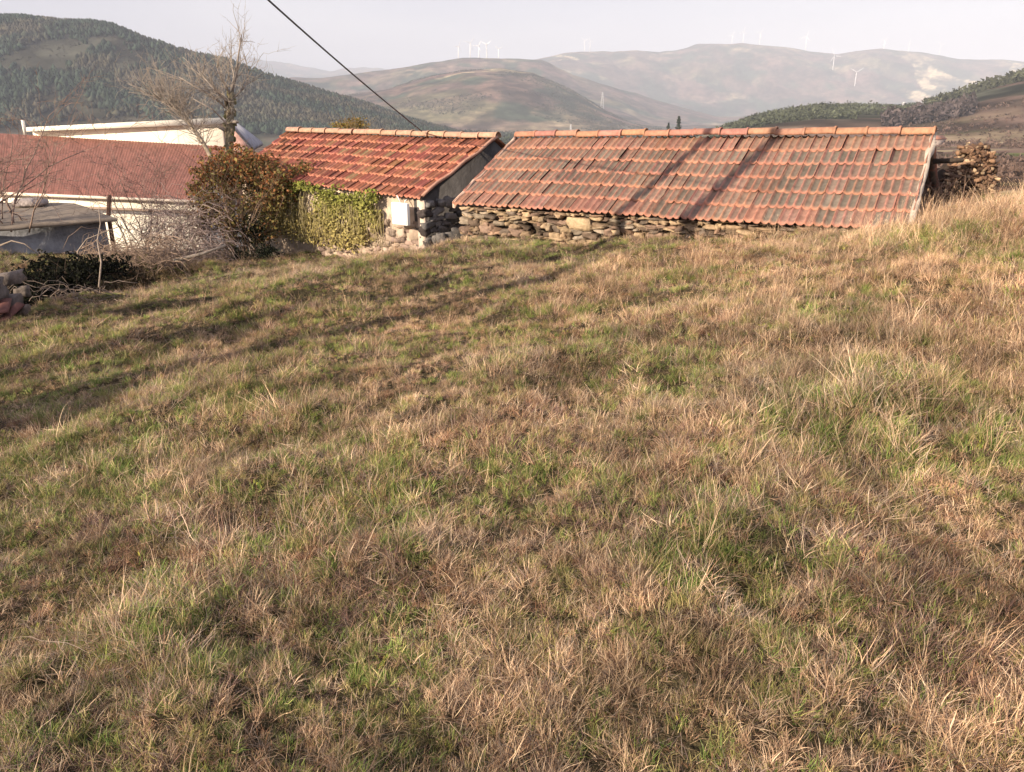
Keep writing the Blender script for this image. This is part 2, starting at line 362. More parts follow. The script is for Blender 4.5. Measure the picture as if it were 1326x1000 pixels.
# ------------------------------------------------------------------ wind turbines, pylons, far houses
def turbine_parts(root, D, h, ph):
    s = 1
    mb = MB(); v, f = tube_vf([(0, 0, -15), (0, 0, h*.5), (0, 0, h)], [3.2, 2.6, 1.7], 8); mb.add(v, f, (.82, .81, .82))
    mb.build('tower', M['white'], root)
    mb = MB(); v, f = tube_vf([(0, 5, h+1.5), (0, -3.5, h+1.5), (0, -5, h+1.5)], [2.2, 2.4, 1.2], 8); mb.add(v, f, (.82, .81, .82)); mb.build('nacelle', M['white'], root)
    for k in range(3):
        a = ph+k*2*math.pi/3; d = np.array([math.sin(a), 0, math.cos(a)]); e = np.array([math.cos(a), 0, -math.sin(a)])
        c = np.array([0, -5, h+1.5]); L_ = h*.55
        st = [(0, 1.2, .9), (.1, 1.2, .8), (.25, 2.6, .5), (.6, 1.7, .3), (1, .5, .12)]
        vv = []
        for t, wd, tk in st:
            q = c+d*L_*t
            vv += [q-e*wd*.4+[0, tk, 0], q+e*wd+[0, tk*.4, 0], q+e*wd+[0, -tk*.4, 0], q-e*wd*.4+[0, -tk, 0]]
        n = len(st); ff_ = []
        for i in range(n-1):
            for j in range(4): ff_.append([i*4+j, i*4+(j+1) % 4, i*4+4+(j+1) % 4, i*4+4+j])
        ff_ += [[3, 2, 1, 0], [(n-1)*4+t for t in range(4)]]
        mb = MB(); mb.add(np.array(vv), np.array(ff_), (.82, .81, .82)); mb.build('blade', M['white'], root)
def pxg(x, D):
    u = (x-CX)/F/1.0663; return np.array([u*D, D, fz(u*D, D)])
TL = [(595,4700,20),(610,4700,25),(621,4720,21),(631,4700,23),(646,4690,16),(755,7400,18),(762,7450,17),(941,7450,15),(955,7480,20),(976,7480,20),
      (1035,7300,23),(1073,6700,24),(1104,6300,24),(1134,7450,14),(1166,7480,15),(1206,7450,17)]
TLn = ['leftmost of the five turbines on the brown ridge at centre left','second from left of the five turbines on the brown ridge','middle one of the five turbines on the brown ridge','fourth from left of the five turbines on the brown ridge','rightmost and shortest of the five turbines on the brown ridge',
 'left one of two faint turbines on the pale ridge near the centre','right one of two faint turbines on the pale ridge near the centre',
 'faint short turbine, leftmost on the highest far summit','middle turbine of three on the highest far summit','right turbine of three on the highest far summit',
 'tall turbine on the shoulder just right of the highest summit','tall turbine standing in the dip between the two far summits','leaning-looking tall white turbine left of the second summit',
 'small faint turbine on top of the second far summit','faint turbine just right of the second far summit','rightmost faint turbine, on the long falling ridge']
for (x, D, hp), lab in zip(TL, TLn):
    r = empty('wind_turbine', pxg(x, D)-[0, 0, 4]); h = hp*D/1000*.68
    r.rotation_euler.z = rng.uniform(-.7, .7)
    turbine_parts(r, D, h, rng.uniform(0, 2))
    tag(r, 'white wind turbine: '+lab, 'wind turbine', 'white wind turbines along the far ridges')
def pylon(x, D, hp, lab):
    r = empty('power_pylon', pxg(x, D)-[0, 0, 1]); h = hp*D/1000; c = (.55, .55, .57)
    mb = MB(); b = h*.11; t = h*.02
    for sx in (-1, 1):
        for sy in (-1, 1):
            mb.add(*tube_vf([(sx*b, sy*b, 0), (sx*t, sy*t, h)], .35, 4), c)
    n = 7
    for i in range(n):
        z0, z1 = h*i/n, h*(i+1)/n; b0 = b+(t-b)*i/n; b1 = b+(t-b)*(i+1)/n
        for sy in (-1, 1):
            mb.add(*tube_vf([(-b0, sy*b0, z0), (b1, sy*b1, z1)], .22, 3), c); mb.add(*tube_vf([(b0, sy*b0, z0), (-b1, sy*b1, z1)], .22, 3), c)
            mb.add(*tube_vf([(sy*b0, -b0, z0), (sy*b1, b1, z1)], .22, 3), c)
    mb.build('lattice_mast', M['metal'], r)
    for q in (.72, .84, .95):
        mb = MB(); mb.add(*tube_vf([(-h*.17*(1.3-q+.2), 0, h*q), (0, 0, h*q+.8), (h*.17*(1.3-q+.2), 0, h*q)], [.2, .5, .2], 4), c); mb.build('cross_arm', M['metal'], r)
    tag(r, lab, 'power pylon', 'lattice pylons in the valley')
pylon(780, 2950, 19, 'steel lattice pylon on the right flank of the brown hill')
pylon(740, 1700, 14, 'small lattice pylon in the valley just above the ridge tiles')
pylon(1053, 5200, 13, 'faint pylon on the far slope below the shoulder turbine')
pylon(1171, 1100, 30, 'pylon rising behind the low wooded ridge at right')
def far_house(x, D, w_, h_, lab, rot, wall=(.8, .78, .74)):
    r = empty('house', pxg(x, D)); 
    mb = MB(); v, f = box_vf((0, 0, h_/2-1), (w_/2, 0, 0), (0, w_*.35, 0), (0, 0, h_/2+1)); mb.add(v, f, wall); mb.build('wall', M['white'], r)
    mb = MB(); a, b = w_/2+.5, w_*.35+.5
    v = np.array([(-a, -b, h_), (a, -b, h_), (a, b, h_), (-a, b, h_), (-a, 0, h_+w_*.2), (a, 0, h_+w_*.2)])
    mb.add(v, [np.array([[0, 1, 5, 4], [2, 3, 4, 5], [3, 2, 1, 0]]), np.array([[0, 4, 3], [1, 2, 5]])], (.45, .2, .13)); mb.build('roof', M['tile'], r)
    for sx in (-.25, .25):
        mb = MB(); v, f = box_vf((sx*w_, -w_*.35-.05, h_*.5), (w_*.06, 0, 0), (0, .1, 0), (0, 0, h_*.16)); mb.add(v, f, (.08, .08, .1)); mb.build('window', M['metal'], r)
    r.rotation_euler.z = rot
    tag(r, lab, 'house', 'far white houses on the hillside')
for x, D, w_, lab in [(1243,5200,34,'large white farmhouse on the far hillside above the pine wood'),(1250,5260,22,'small white house just right of the large far farmhouse'),(1236,5150,18,'small white house just left of the large far farmhouse'),(1228,5080,16,'leftmost tiny white house of the far hamlet')]:
    far_house(x, D, w_, w_*.4, lab, rng.uniform(-.5, .5))
far_house(1219, 420, 9, 3.0, 'small pale shed on the terraced slope just right of the roof end', .3, (.4, .33, .29))

# lone pines poking over the ridge of the long roof
def pine(x, D, toppx, lab):
    g = pxg(x, D); top = px(x, toppx, D/1.0663); h = top[2]-g[2]
    r = empty('pine_tree', g)
    mb = MB(); mb.add(*tube_vf([(0, 0, -1), (.1, 0, h*.5), (0, 0, h*.97)], [.45, .3, .05], 6), (.09, .06, .045)); mb.build('trunk', M['bark'], r)
    n = 700; t = rng.uniform(.35, 1, n); rr = h*.17*(1.05-t)**.7*rng.uniform(.3, 1.1, n)*(.7+.5*np.sin(t*31)); th = rng.uniform(0, 6.3, n)
    c = np.stack([rr*np.cos(th), rr*np.sin(th), t*h], 1); s = rng.uniform(.35, .8, n)
    v = (c[:, None]+rng.normal(0, 1, (n, 3, 3))*s[:, None, None]*.7).reshape(-1, 3); f = np.arange(n*3).reshape(-1, 3)
    mb = MB(); mb.add(v, f, np.repeat(np.array([.03, .045, .025])*rng.uniform(.6, 1.5, (n, 1)), 3, 0)); mb.build('crown', M['leaf'], r)
    tag(r, lab, 'tree')
pine(881, 560, 151, 'dark pine rising above the middle of the ridge tiles')
pine(868, 620, 160, 'shorter dark pine just left of the pine above the ridge tiles')

# ------------------------------------------------------------------ tiled roofs
def rib(s):
    """height profile across one interlocking tile, s in 0..1 (metres)"""
    r1 = np.exp(-((s-.0)/.10)**2)+np.exp(-((s-1.0)/.10)**2); r2 = np.exp(-((s-.5)/.085)**2)
    return .034*r1+.028*r2
def roof_tiles(name, A, B, C, D, nc, nr, root, style, seed):
    """A,B ridge left/right; C,D eave left/right"""
    rg = np.random.default_rng(seed); A, B, C, D = map(np.asarray, (A, B, C, D))
    n = np.cross(B-A, C-A); n = n/np.linalg.norm(n); n = n if n[2] > 0 else -n
    ns_, nt_ = 17, 6; s = np.linspace(0, 1, ns_); t = np.linspace(0, 1.1, nt_)
    mb = MB()
    sag = lambda a: -.010*math.sin(a*math.pi*2.2+seed)-.012*math.sin(a*math.pi)
    for j in range(nr):
        for i in range(nc):
            missing = False
            dx, dt, tilt = rg.normal(0, .01), rg.normal(0, .02 if style == 'red' else .009), rg.normal(0, .003)
            ss, tt = np.meshgrid(s, np.append(t, t[-1]), indexing='xy')
            a = (i+ss+dx)/nc; b = (j+tt+dt*(j > 0))/nr
            P = (A*(1-a[..., None])+B*a[..., None])*(1-b[..., None])+(C*(1-a[..., None])+D*a[..., None])*b[..., None]
            h = rib(ss)+.016*tt+tilt*(ss-.5)*6+rg.normal(0, .003)
            h[-1] -= .014
            P = P+n*h[..., None]+np.array([0, 0, 1.])*np.vectorize(sag)(a)[..., None]*1.0
            rb = np.clip(rib(ss)/.026, 0, 1); lip = sst(.86, 1.02, tt)
            wn = fbm(ss*5+i*7.1, tt*5+j*3.3, 3, seed)
            if style == 'grey':
                clay = np.array([.35, .16, .112])*rg.uniform(.88, 1.12)*np.array([1, rg.uniform(.95, 1.1), rg.uniform(.95, 1.1)])
                lich_shade = np.array([.15, .125, .10])*rg.uniform(.75, 1.2)*(.7+.6*fbm(np.array(i*.35), np.array(j*.8), 2, 91))
                k = np.clip((1-rb)*1.5+.5*(wn-.5)*2, 0, 1)*(1-lip)*rg.uniform(.72, 1.0)*(1-.45*(j == nr-1)*(rg.random() < .5))
                k = k*(1 if j > 0 else .7)
                if i > nc*.72: k = np.clip(k+.1, 0, 1)
                c = lerp(lerp(np.broadcast_to(clay, ss.shape+(3,)), lich_shade, k), np.array([.42, .19, .13]), lip*.25)
            else:
                clay = np.array([.33, .108, .07])*rg.uniform(.8, 1.2)*np.array([1, rg.uniform(.9, 1.25), rg.uniform(.9, 1.2)])
                lich_shade = np.array([.10, .048, .037])*rg.uniform(.7, 1.7)  # channel lichen, darkened to stand for the shading between the ribs
                if rg.random() < .2: lich_shade = np.array([.23, .19, .10])
                k = np.clip((1-rb)*1.25+.6*(wn-.5)*2, 0, 1)*(1-lip)*rg.uniform(.5, 1)
                c = lerp(lerp(np.broadcast_to(clay, ss.shape+(3,)), lich_shade, k), np.array([.52, .23, .155]), lip*.45)
            mb.add(P.reshape(-1, 3), grid_faces(nt_+1, ns_), c.reshape(-1, 3))
    return reparent(mb.build(name, M['tile'], None, False), root)
def ridge_caps(A, B, n, roofo, root, seed, pale=0, r=.105):
    rg = np.random.default_rng(seed); A, B = np.asarray(A), np.asarray(B); d = (B-A)/n; L_ = np.linalg.norm(d); e = d/L_
    side = np.cross(e, [0, 0, 1]); side /= np.linalg.norm(side); up = np.cross(side, e)
    for i in range(n):
        mb = MB(); o = A+d*i+np.array([0, 0, rg.normal(0, .007)])+side*rg.normal(0, .008)
        st = np.array([-.04, 0.0, .03, .035, .5, 1.0]); rr = np.array([1.16, 1.16, 1.16, 1.0, .96, .92])*r
        th = np.linspace(-.25, math.pi+.25, 11)
        v = np.concatenate([[o+e*(1-s)*L_+side*math.cos(a)*q+up*(math.sin(a)*q*.95+.01) for a in th] for s, q in zip(st, rr)])
        c0 = np.array([.36, .175, .12])*rg.uniform(.85, 1.12)*np.array([1, rg.uniform(.95, 1.12), rg.uniform(.95, 1.15)])
        if pale: c0 = c0*.6+np.array([.5, .36, .26])*.4
        mb.add(v, grid_faces(6, 11), c0)
        ob = mb.build('ridge_tile', M['tile'], None, True)
        m = ob.modifiers.new('thick', 'SOLIDIFY'); m.thickness = .014
        ob.parent = roofo; ob.location = (0, 0, 0)
# stones
def _cs():
    n = 5; g = np.linspace(-1, 1, n); vs = []; fs = []; k = 0
    for ax in range(3):
        for sg in (-1, 1):
            a, b = np.meshgrid(g, g); v = np.zeros((n*n, 3)); v[:, ax] = sg; v[:, (ax+1) % 3] = a.ravel(); v[:, (ax+2) % 3] = b.ravel()
            f = grid_faces(n, n); f = f if sg > 0 else f[:, ::-1]
            vs.append(v); fs.append(f+k); k += n*n
    v = np.concatenate(vs); f = np.concatenate(fs)
    key = np.round(v*100).astype(int); _, idx, inv = np.unique(key, axis=0, return_index=True, return_inverse=True)
    return v[idx], inv.ravel()[f]
CSV, CSF = _cs(); CSL = np.linalg.norm(CSV, axis=1)[:, None]
def stone(mb, c, ax, ay, az, col, rg, rough=.16, rnd=.5):
    v = CSV*(1-rnd)+CSV/CSL*1.25*rnd
    k1 = rg.normal(0, 1, 3)*2; k2 = rg.normal(0, 1, 3)*3
    v = v*(1+rough*np.sin(v@k1+rg.uniform(0, 6))+rough*.7*np.sin(v@k2+rg.uniform(0, 6)))[:, None]+rg.normal(0, .045, v.shape)
    mb.add(c+v[:, :1]*ax+v[:, 1:2]*ay+v[:, 2:]*az, CSF, col)
def wall_stones(mb, W0, W1, top0, top1, zb, th, rg, pal, cmin, cmax, wmin, wmax, flush=.0):
    """rubble courses between plan points W0-W1; top z runs top0..top1, down to function zb(x,y)"""
    W0, W1 = np.asarray(W0, float), np.asarray(W1, float); d = W1-W0; L_ = np.hypot(*d); e = np.array([d[0]/L_, d[1]/L_, 0]); nn = np.array([e[1], -e[0], 0])
    zt = 0
    while zt < 2.6:
        ch = rg.uniform(cmin, cmax); x = -rg.uniform(0, .1)
        while x < L_:
            wd = rg.uniform(wmin, wmax); t = np.clip((x+wd/2)/L_, 0, 1)
            cx, cy = W0+d*t; top = top0*(1-t)+top1*t; z = top-zt-ch/2+rg.normal(0, .012)
            if z > zb(cx, cy)-.12:
                c = np.array([cx, cy, z])+nn*rg.normal(0, .014)
                hh = ch*.5*rg.uniform(.6, 1.3); a = rg.normal(0, .14)
                ax = e*math.cos(a)+np.array([0, 0, math.sin(a)]); az = np.array([0, 0, math.cos(a)])-e*math.sin(a)
                col = np.array(pal[rg.integers(len(pal))])*rg.uniform(.55, 1.25)
                if rg.random() < .06: x += wd*.5; continue
                stone(mb, c-nn*flush, ax*wd*.49, nn*th, az*hh, col, rg, .16, .3)
            x += wd
        zt += ch

# ------------------------------------------------------------------ long stone barn
up = np.array([0, 0, 1.])
RL, RR_ = px(668, 179, 12.9), px(1209, 176, 9.62); EL, ER = px(588, 264, 11.8), px(1178, 297, 8.5)
barn = empty('stone_barn', ((EL+ER)/2)*[1, 1, 0]+[0, 0, -2.3])
ro = roof_tiles('roof', RL, RR_, EL, ER, 31, 6, barn, 'grey', 3)
ridge_caps(RL+up*.035, RR_+up*.035, 16, ro, barn, 5, 0, .075)
back = np.array([.57, .82, 0])*1.7
RLb, RRb = RL+back-up*.95, RR_+back-up*.95
rb_ = roof_tiles('back_roof', RR_, RL, RRb, RLb, 31, 4, barn, 'grey', 8)
def quadwall(name, pts, root, col, th=.06, mat='plaster', nrm=None):
    """upright polygon wall with thickness"""
    pts = np.asarray(pts, float); n = np.cross(pts[1]-pts[0], pts[2]-pts[0]); n /= np.linalg.norm(n); k = len(pts)
    v = np.concatenate([pts, pts-n*th]); f = [np.array([list(range(k))]), np.array([list(range(2*k-1, k-1, -1))]), np.array([[i, k+i, k+(i+1) % k, (i+1) % k] for i in range(k)])]
    mb = MB(); mb.add(v, f, col); return reparent(mb.build(name, M[mat]), root)
inset = np.array([.57, .82, 0])*.17
gd = lambda x, y: gh(x, y)
rg = np.random.default_rng(11)
mb = MB(); WL, WR = EL+inset-up*.02, ER+inset-up*.02
e_ = (WR-WL)/np.linalg.norm(WR-WL); WL = WL+e_*.12; WR = WR-e_*.1
pal = [(.11, .08, .06), (.34, .25, .16), (.36, .26, .17), (.28, .20, .13), (.22, .16, .11), (.33, .25, .17), (.21, .145, .11), (.26, .17, .12), (.16, .125, .10), (.27, .22, .17)]
wall_stones(mb, WL[:2], WR[:2], WL[2]-.02, WR[2]-.02, gd, .12, rg, pal, .03, .10, .05, .22)
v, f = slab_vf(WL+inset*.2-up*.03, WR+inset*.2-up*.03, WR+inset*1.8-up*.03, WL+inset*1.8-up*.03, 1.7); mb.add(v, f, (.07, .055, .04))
for t, wd in ((.52, .34),):      # the one large pale block
    stone(mb, (WL*(1-.335)+WR*.335)-up*.17-inset*.35, e_*.17, inset*.6, up*.085, (.40, .30, .19), rg, .10, .25)
reparent(mb.build('wall', M['stone']), barn)
gin = e_*.14
quadwall('gable_wall', [ER+inset-gin-up*1.2, RRb-inset-gin-up*1.6, RRb-inset-gin-up*.04, RR_-gin-up*.04, ER+inset-gin-up*.04], barn, (.27, .24, .22), .3)
quadwall('gable_wall', [RLb-inset+gin-up*1.6, EL+inset+gin-up*1.2, EL+inset+gin-up*.04, RL+gin-up*.04, RLb-inset+gin-up*.04], barn, (.27, .24, .22), .3)
quadwall('back_wall', [RRb-inset-up*2.6, RLb-inset-up*2.6, RLb-inset-up*.1, RRb-inset-up*.1], barn, (.3, .25, .2), .2)
# mortar verge strips along both roof ends
for (a, b, nm, cc) in ((RR_, ER, 'verge', (.42, .36, .30)), (RL, EL, 'verge', (.50, .36, .29))):
    mb = MB(); pts = np.array([a*(1-t)+b*t+up*(.035+.012*math.sin(t*9)) for t in np.linspace(-.01, 1.01, 14)]); pts += rg.normal(0, .008, pts.shape)
    hw = .032 if a is RR_ else .022
    v = np.concatenate([np.stack([q-e_*hw*rg.uniform(.8, 1.15)-up*.09, q-e_*hw*rg.uniform(.8, 1.15), q+e_*hw*rg.uniform(.8, 1.15)+up*.004, q+e_*hw-up*.1]) for q in pts])
    mb.add(v, np.array([[i*4+j, i*4+j+1, i*4+j+5, i*4+j+4] for i in range(13) for j in range(3)]+[[0, 3, 2, 1], [52, 53, 54, 55]]), cc); reparent(mb.build(nm, M['plaster']), barn)
# eave board, rafters ends
mb = MB(); bb = px(1208, 209, 9.9)
mb.add(*tube_vf([bb, bb+e_*.34+up*.02], [.035, .03], 5), (.06, .045, .035)); reparent(mb.build('purlin_end', M['wood']), barn)
tag(barn, 'long low stone barn with a greyish lichened clay tile roof in the middle', 'barn')
# slipped dark tile near the left end is a gap in the roof
# ------------------------------------------------------------------ stone cottage on the left
LR, LE = px(644, 181, 13.3), px(547, 257, 12.2); LRl, LEl = px(374, 172, 16.2), px(300, 226, 15.1)
cot = empty('stone_cottage', (LE+LEl)/2*[1, 1, 0]+[0, 0, -2.6])
ro2 = roof_tiles('roof', LRl, LR, LEl, LE, 27, 7, cot, 'red', 21)
ridge_caps(LRl+up*.03, LR+up*.03, 14, ro2, cot, 6, 1, .078)
LRb, LRlb = LR+back-up*.95, LRl+back-up*.95
roof_tiles('back_roof', LR, LRl, LRb, LRlb, 27, 4, cot, 'red', 23)
cin = np.array([.57, .82, 0])*.13; ce = (LE-LEl)/np.linalg.norm(LE-LEl)
A0 = LE+cin-ce*.06; B0 = LEl+cin+ce*.1
mb = MB()
pal2 = [(.33, .24, .2), (.27, .2, .17), (.42, .33, .27), (.36, .28, .22)]
v, f = slab_vf(B0-up*.05, A0-up*.05, A0+cin*2-up*.05, B0+cin*2-up*.05, 2.0); mb.add(v, f, (.56, .45, .35))
Bm = A0+(B0-A0)*.55
wall_stones(mb, Bm[:2]+0*B0[:2], A0[:2]-ce[:2]*.2, A0[2]-.42, A0[2]-.42, gd, .10, rg, pal2, .08, .16, .12, .28, flush=.075)
reparent(mb.build('wall', M['plaster']), cot)
# pale plaster quoin
mb = MB(); q = A0-ce*.07-cin*.12; mb.add(*box_vf(q-up*.55, ce*.075, cin*.22, up*.5), (.60, .50, .42)); reparent(mb.build('quoin', M['plaster']), cot)
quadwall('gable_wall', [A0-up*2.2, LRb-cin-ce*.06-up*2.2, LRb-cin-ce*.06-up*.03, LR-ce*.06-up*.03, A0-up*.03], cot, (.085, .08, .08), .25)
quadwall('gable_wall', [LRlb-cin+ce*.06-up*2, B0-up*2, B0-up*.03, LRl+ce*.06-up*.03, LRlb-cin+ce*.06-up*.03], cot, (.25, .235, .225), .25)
quadwall('back_wall', [LRb-cin-up*2.6, LRlb-cin-up*2.6, LRlb-cin-up*.1, LRb-cin-up*.1], cot, (.3, .25, .2), .2)
# rubble showing in the shaded gable
mb = MB(); gw0 = A0-up*.0; gw1 = LR-ce*.06
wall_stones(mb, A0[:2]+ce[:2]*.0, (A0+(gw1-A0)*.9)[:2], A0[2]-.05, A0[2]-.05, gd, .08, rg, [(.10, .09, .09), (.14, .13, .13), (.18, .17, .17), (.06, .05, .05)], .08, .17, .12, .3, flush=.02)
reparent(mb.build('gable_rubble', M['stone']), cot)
mb = MB(); pts = np.array([LR*(1-t)+LE*t+up*(.05+.015*math.sin(t*17)) for t in np.linspace(0, 1, 12)]); mb.add(*tube_vf(pts, .028, 5), (.35, .2, .15)); reparent(mb.build('verge', M['plaster']), cot)
# white meter box
mc = px(519, 277, 12.42); bx = empty('meter_box', mc)
def rbox(mb, hx, hy, hz, c, off=(0, 0, 0)):
    r_ = .012; vs = []
    v, f = box_vf(off, (hx, 0, 0), (0, hy, 0), (0, 0, hz)); mb.add(v, f, c)
mb = MB(); rbox(mb, .175, .035, .175, (.86, .86, .84)); body = mb.build('meter_box', M['metal'])
bpy.data.objects.remove(bx)
m = body.modifiers.new('b', 'BEVEL'); m.width = .012; m.segments = 2
ang = math.atan2(ce[1], ce[0])
body.parent = cot; body.location = V(mc)-cot.location; body.rotation_euler.z = ang
mb = MB(); rbox(mb, .155, .006, .155, (.88, .88, .86), (0, -.04, 0)); dd = mb.build('door', M['metal'], body); m = dd.modifiers.new('b', 'BEVEL'); m.width = .004
mb = MB(); mb.add(*tube_vf([(-.02, .02, .18), (-.05, .02, .23), (-.10, .03, .28)], .009, 5), (.75, .74, .7)); mb.build('conduit', M['metal'], body); mb = MB(); mb.add(*tube_vf([(.08, .02, .18), (.09, .02, .21), (.12, .03, .23)], .009, 5), (.75, .74, .7)); mb.build('conduit', M['metal'], body)
tag(cot, 'short stone cottage with an orange red clay tile roof and white meter box', 'cottage')
# rubble heap in the passage
mb = MB()
for k in range(26):
    p = px(rng.uniform(563, 600), rng.uniform(296, 312), rng.uniform(12.1, 12.6)); p[2] = gh(p[0], p[1])+rng.uniform(0, .25)
    stone(mb, p, np.array([1, .2, 0])*rng.uniform(.04, .12), np.array([-.2, 1, 0])*rng.uniform(.04, .1), up*rng.uniform(.03, .08), np.array([.12, .11, .105])*rng.uniform(.5, 1.3), rng)
tag(mb.build('rubble_heap', M['stone']), 'shaded heap of fallen stones in the gap between the two roofs', 'rubble')

# ------------------------------------------------------------------ white warehouse with red lean-to roof
wh = empty('warehouse', px(120, 300, 28))
a, b, c, d = px(-90, 168, 36), px(300, 191, 31), px(262, 261, 26), px(-90, 246, 29)
mb = MB(); nu, nv = 110, 20
s, t = np.meshgrid(np.linspace(0, 1, nu*3), np.linspace(0, 1, nv))
P_ = (a*(1-s[..., None])+b*s[..., None])*(1-t[..., None])+(d*(1-s[..., None])+c*s[..., None])*t[..., None]
P_[..., 2] += .03*np.abs(np.sin(s*nu*math.pi))+.06*((t*nv/1.0) % 1)
cc_ = np.array([.19, .083, .065])*(.55+.9*fbm(s*90, t*22, 4, 4))[..., None]*(1+.10*(np.sin(s*nu*2*math.pi) > .5))[..., None]
mb.add(P_.reshape(-1, 3), grid_faces(*s.shape), cc_.reshape(-1, 3)); reparent(mb.build('lean_to_roof', M['tile']), wh)
wc = (.86, .80, .68)
back2 = np.array([.15, 1, 0])
def vwall(name, p, q, z0p, z0q, z1, col, mat='white', th=.25):
    p, q = np.array(p), np.array(q); n = np.cross(q-p, up); n /= np.linalg.norm(n)
    v = [];
    for (k, zz) in ((p, z0p), (q, z0q)):
        v += [[k[0], k[1], zz], [k[0], k[1], z1]]
    v = np.array([v[1], v[3], v[2], v[0]]); v2 = v-n*th
    f = np.array([[0, 1, 2, 3], [7, 6, 5, 4], [0, 4, 5, 1], [1, 5, 6, 2], [2, 6, 7, 3], [3, 7, 4, 0]])
    mb = MB(); mb.add(np.concatenate([v, v2]), f, col); return reparent(mb.build(name, M[mat]), wh)
dw, cw = d+back2*.25, c+back2*.25-np.array([.25, 0, 0])
vwall('lower_wall', dw, cw, d[2]-.04, c[2]-.04, -6.5, wc)
vwall('side_wall', cw, b+back2*.1, c[2]-.05, b[2]-.1, -6.5, (.8, .76, .68))
mb = MB(); g1 = dw-up*.42-back2*.3; g2 = cw-up*.36-back2*.3; mb.add(*tube_vf([g1, g2], .055, 6), (.35, .26, .2)); reparent(mb.build('downpipe_rail', M['metal']), wh)
mb = MB(); mb.add(*tube_vf([d-up*.02, c-up*.02], .06, 6), (.7, .6, .5)); reparent(mb.build('gutter', M['metal']), wh)
def onab(x): t = (x+90)/390.; return 36*(1-t)+31*t
uw0, uw1 = px(44, 180, onab(44)), px(290, 191, onab(290))
ut0, ut1 = px(40, 171, onab(44)), px(292, 160, onab(290))
vwall('upper_wall', uw0, uw1, ut0[2], ut1[2], uw1[2]-1.2, wc)
f0, f1_, = px(34, 170.5, onab(44)-.7), px(294, 160.5, onab(290)-.7)
g0, g1 = px(34, 165, onab(44)-.7), px(294, 152, onab(290)-.7)
bk = px(300, 153.6, 36)-px(294, 152, 30.3)
v = np.array([f0, f1_, g1, g0, f0+bk, f1_+bk, g1+bk, g0+bk]); f = np.array([[0, 1, 2, 3], [5, 4, 7, 6], [3, 2, 6, 7], [1, 0, 4, 5], [0, 3, 7, 4], [1, 5, 6, 2]])
mb = MB(); mb.add(v, f, (.84, .78, .66)); reparent(mb.build('upper_roof', M['white']), wh)
sr = [g1+[.02, 0, 0], g1+bk, px(340, 184, 36), px(328, 190, 31)]
mb = MB(); v, f = slab_vf(*sr, .15); mb.add(v, f, (.30, .30, .34)); reparent(mb.build('side_roof', M['sheet']), wh)
v = np.array([g1-up*.2, sr[3]-up*.2, sr[3]-up*3, g1-up*3.5]); mb = MB(); mb.add(v, np.array([[0, 1, 2, 3]]), (.5, .3, .25)); q = reparent(mb.build('end_wall', M['plaster']), wh); m = q.modifiers.new('s', 'SOLIDIFY'); m.thickness = .2
mb = MB(); vp = px(30, 160, 35.5); mb.add(*tube_vf([vp-up*.5, vp+up*.15], .07, 6), (.8, .75, .68)); reparent(mb.build('vent_pipe', M['metal']), wh)
tag(wh, 'large cream white warehouse with a long dull red lean-to roof at left', 'warehouse')

# ------------------------------------------------------------------ low shed with flat sheet roof
shed = empty('shed', px(60, 325, 12.6))
s0, s1, s2, s3 = px(-95, 305, 11.6), px(152, 284, 13.1), px(96, 264, 15.1), px(-80, 262, 15.4)
s, t = np.meshgrid(np.linspace(0, 1, 160), np.linspace(0, 1, 12))
P_ = (s0*(1-s[..., None])+s1*s[..., None])*(1-t[..., None])+(s3*(1-s[..., None])+s2*s[..., None])*t[..., None]
P_[..., 2] += .03*fbm(s*7, t*3, 3, 2)
v = P_.reshape(-1, 3); cc_ = lerp(np.broadcast_to(np.array([.17, .14, .115]), s.shape+(3,)), np.array([.27, .225, .18]), fbm(s*9, t*6, 4, 12)).reshape(-1, 3)
mb = MB(); mb.add(v, grid_faces(*s.shape), cc_); q = reparent(mb.build('roof', M['sheet']), shed); m = q.modifiers.new('s', 'SOLIDIFY'); m.thickness = .05
def pwall(name, p, q, ztop, zbot, col, root, mat='plaster', th=.15):
    p, q = np.array(p), np.array(q); n = np.cross(q-p, up); n /= np.linalg.norm(n)
    v = np.array([[p[0], p[1], zbot], [q[0], q[1], zbot], [q[0], q[1], ztop[1]], [p[0], p[1], ztop[0]]]); v = np.concatenate([v, v-n*th])
    f = np.array([[0, 1, 2, 3], [7, 6, 5, 4], [0, 4, 5, 1], [1, 5, 6, 2], [2, 6, 7, 3], [3, 7, 4, 0]])
    mb = MB(); mb.add(v, f, col); return reparent(mb.build(name, M[mat]), root)
ins = (s3-s0)*[1, 1, 0]; ins /= np.linalg.norm(ins)
pwall('front_wall', s0+ins*.35, s1+ins*.35-(s1-s0)*.06, (s0[2]-.06, s1[2]-.06), -3.2, (.30, .31, .34), shed)
pwall('side_wall', s1+ins*.4-(s1-s0)*.07, s2-(s1-s0)*.05, (s1[2]-.06, s2[2]-.06), -3.2, (.30, .31, .34), shed)
tag(shed, 'low grey shed with a flat weathered sheet roof by the brambles at left', 'shed')
mb = MB(); pp = px(141, 287, 13.6); mb.add(*tube_vf([pp-up*1.0, pp+[.01, 0, .1], px(141.5, 253, 13.6)], [.04, .036, .033], 7), (.16, .09, .06)); tag(mb.build('wooden_post', M['wood']), 'short dark wooden post standing behind the tip of the shed roof', 'post')
mb = MB(); stone(mb, px(38, 262, 14.6), np.array([.24, 0, 0]), np.array([0, .2, 0]), up*.07, (.30, .26, .25), rng, .1, .8); tag(mb.build('rock', M['stone']), 'pale grey rock lying on the back of the flat shed roof', 'rock')

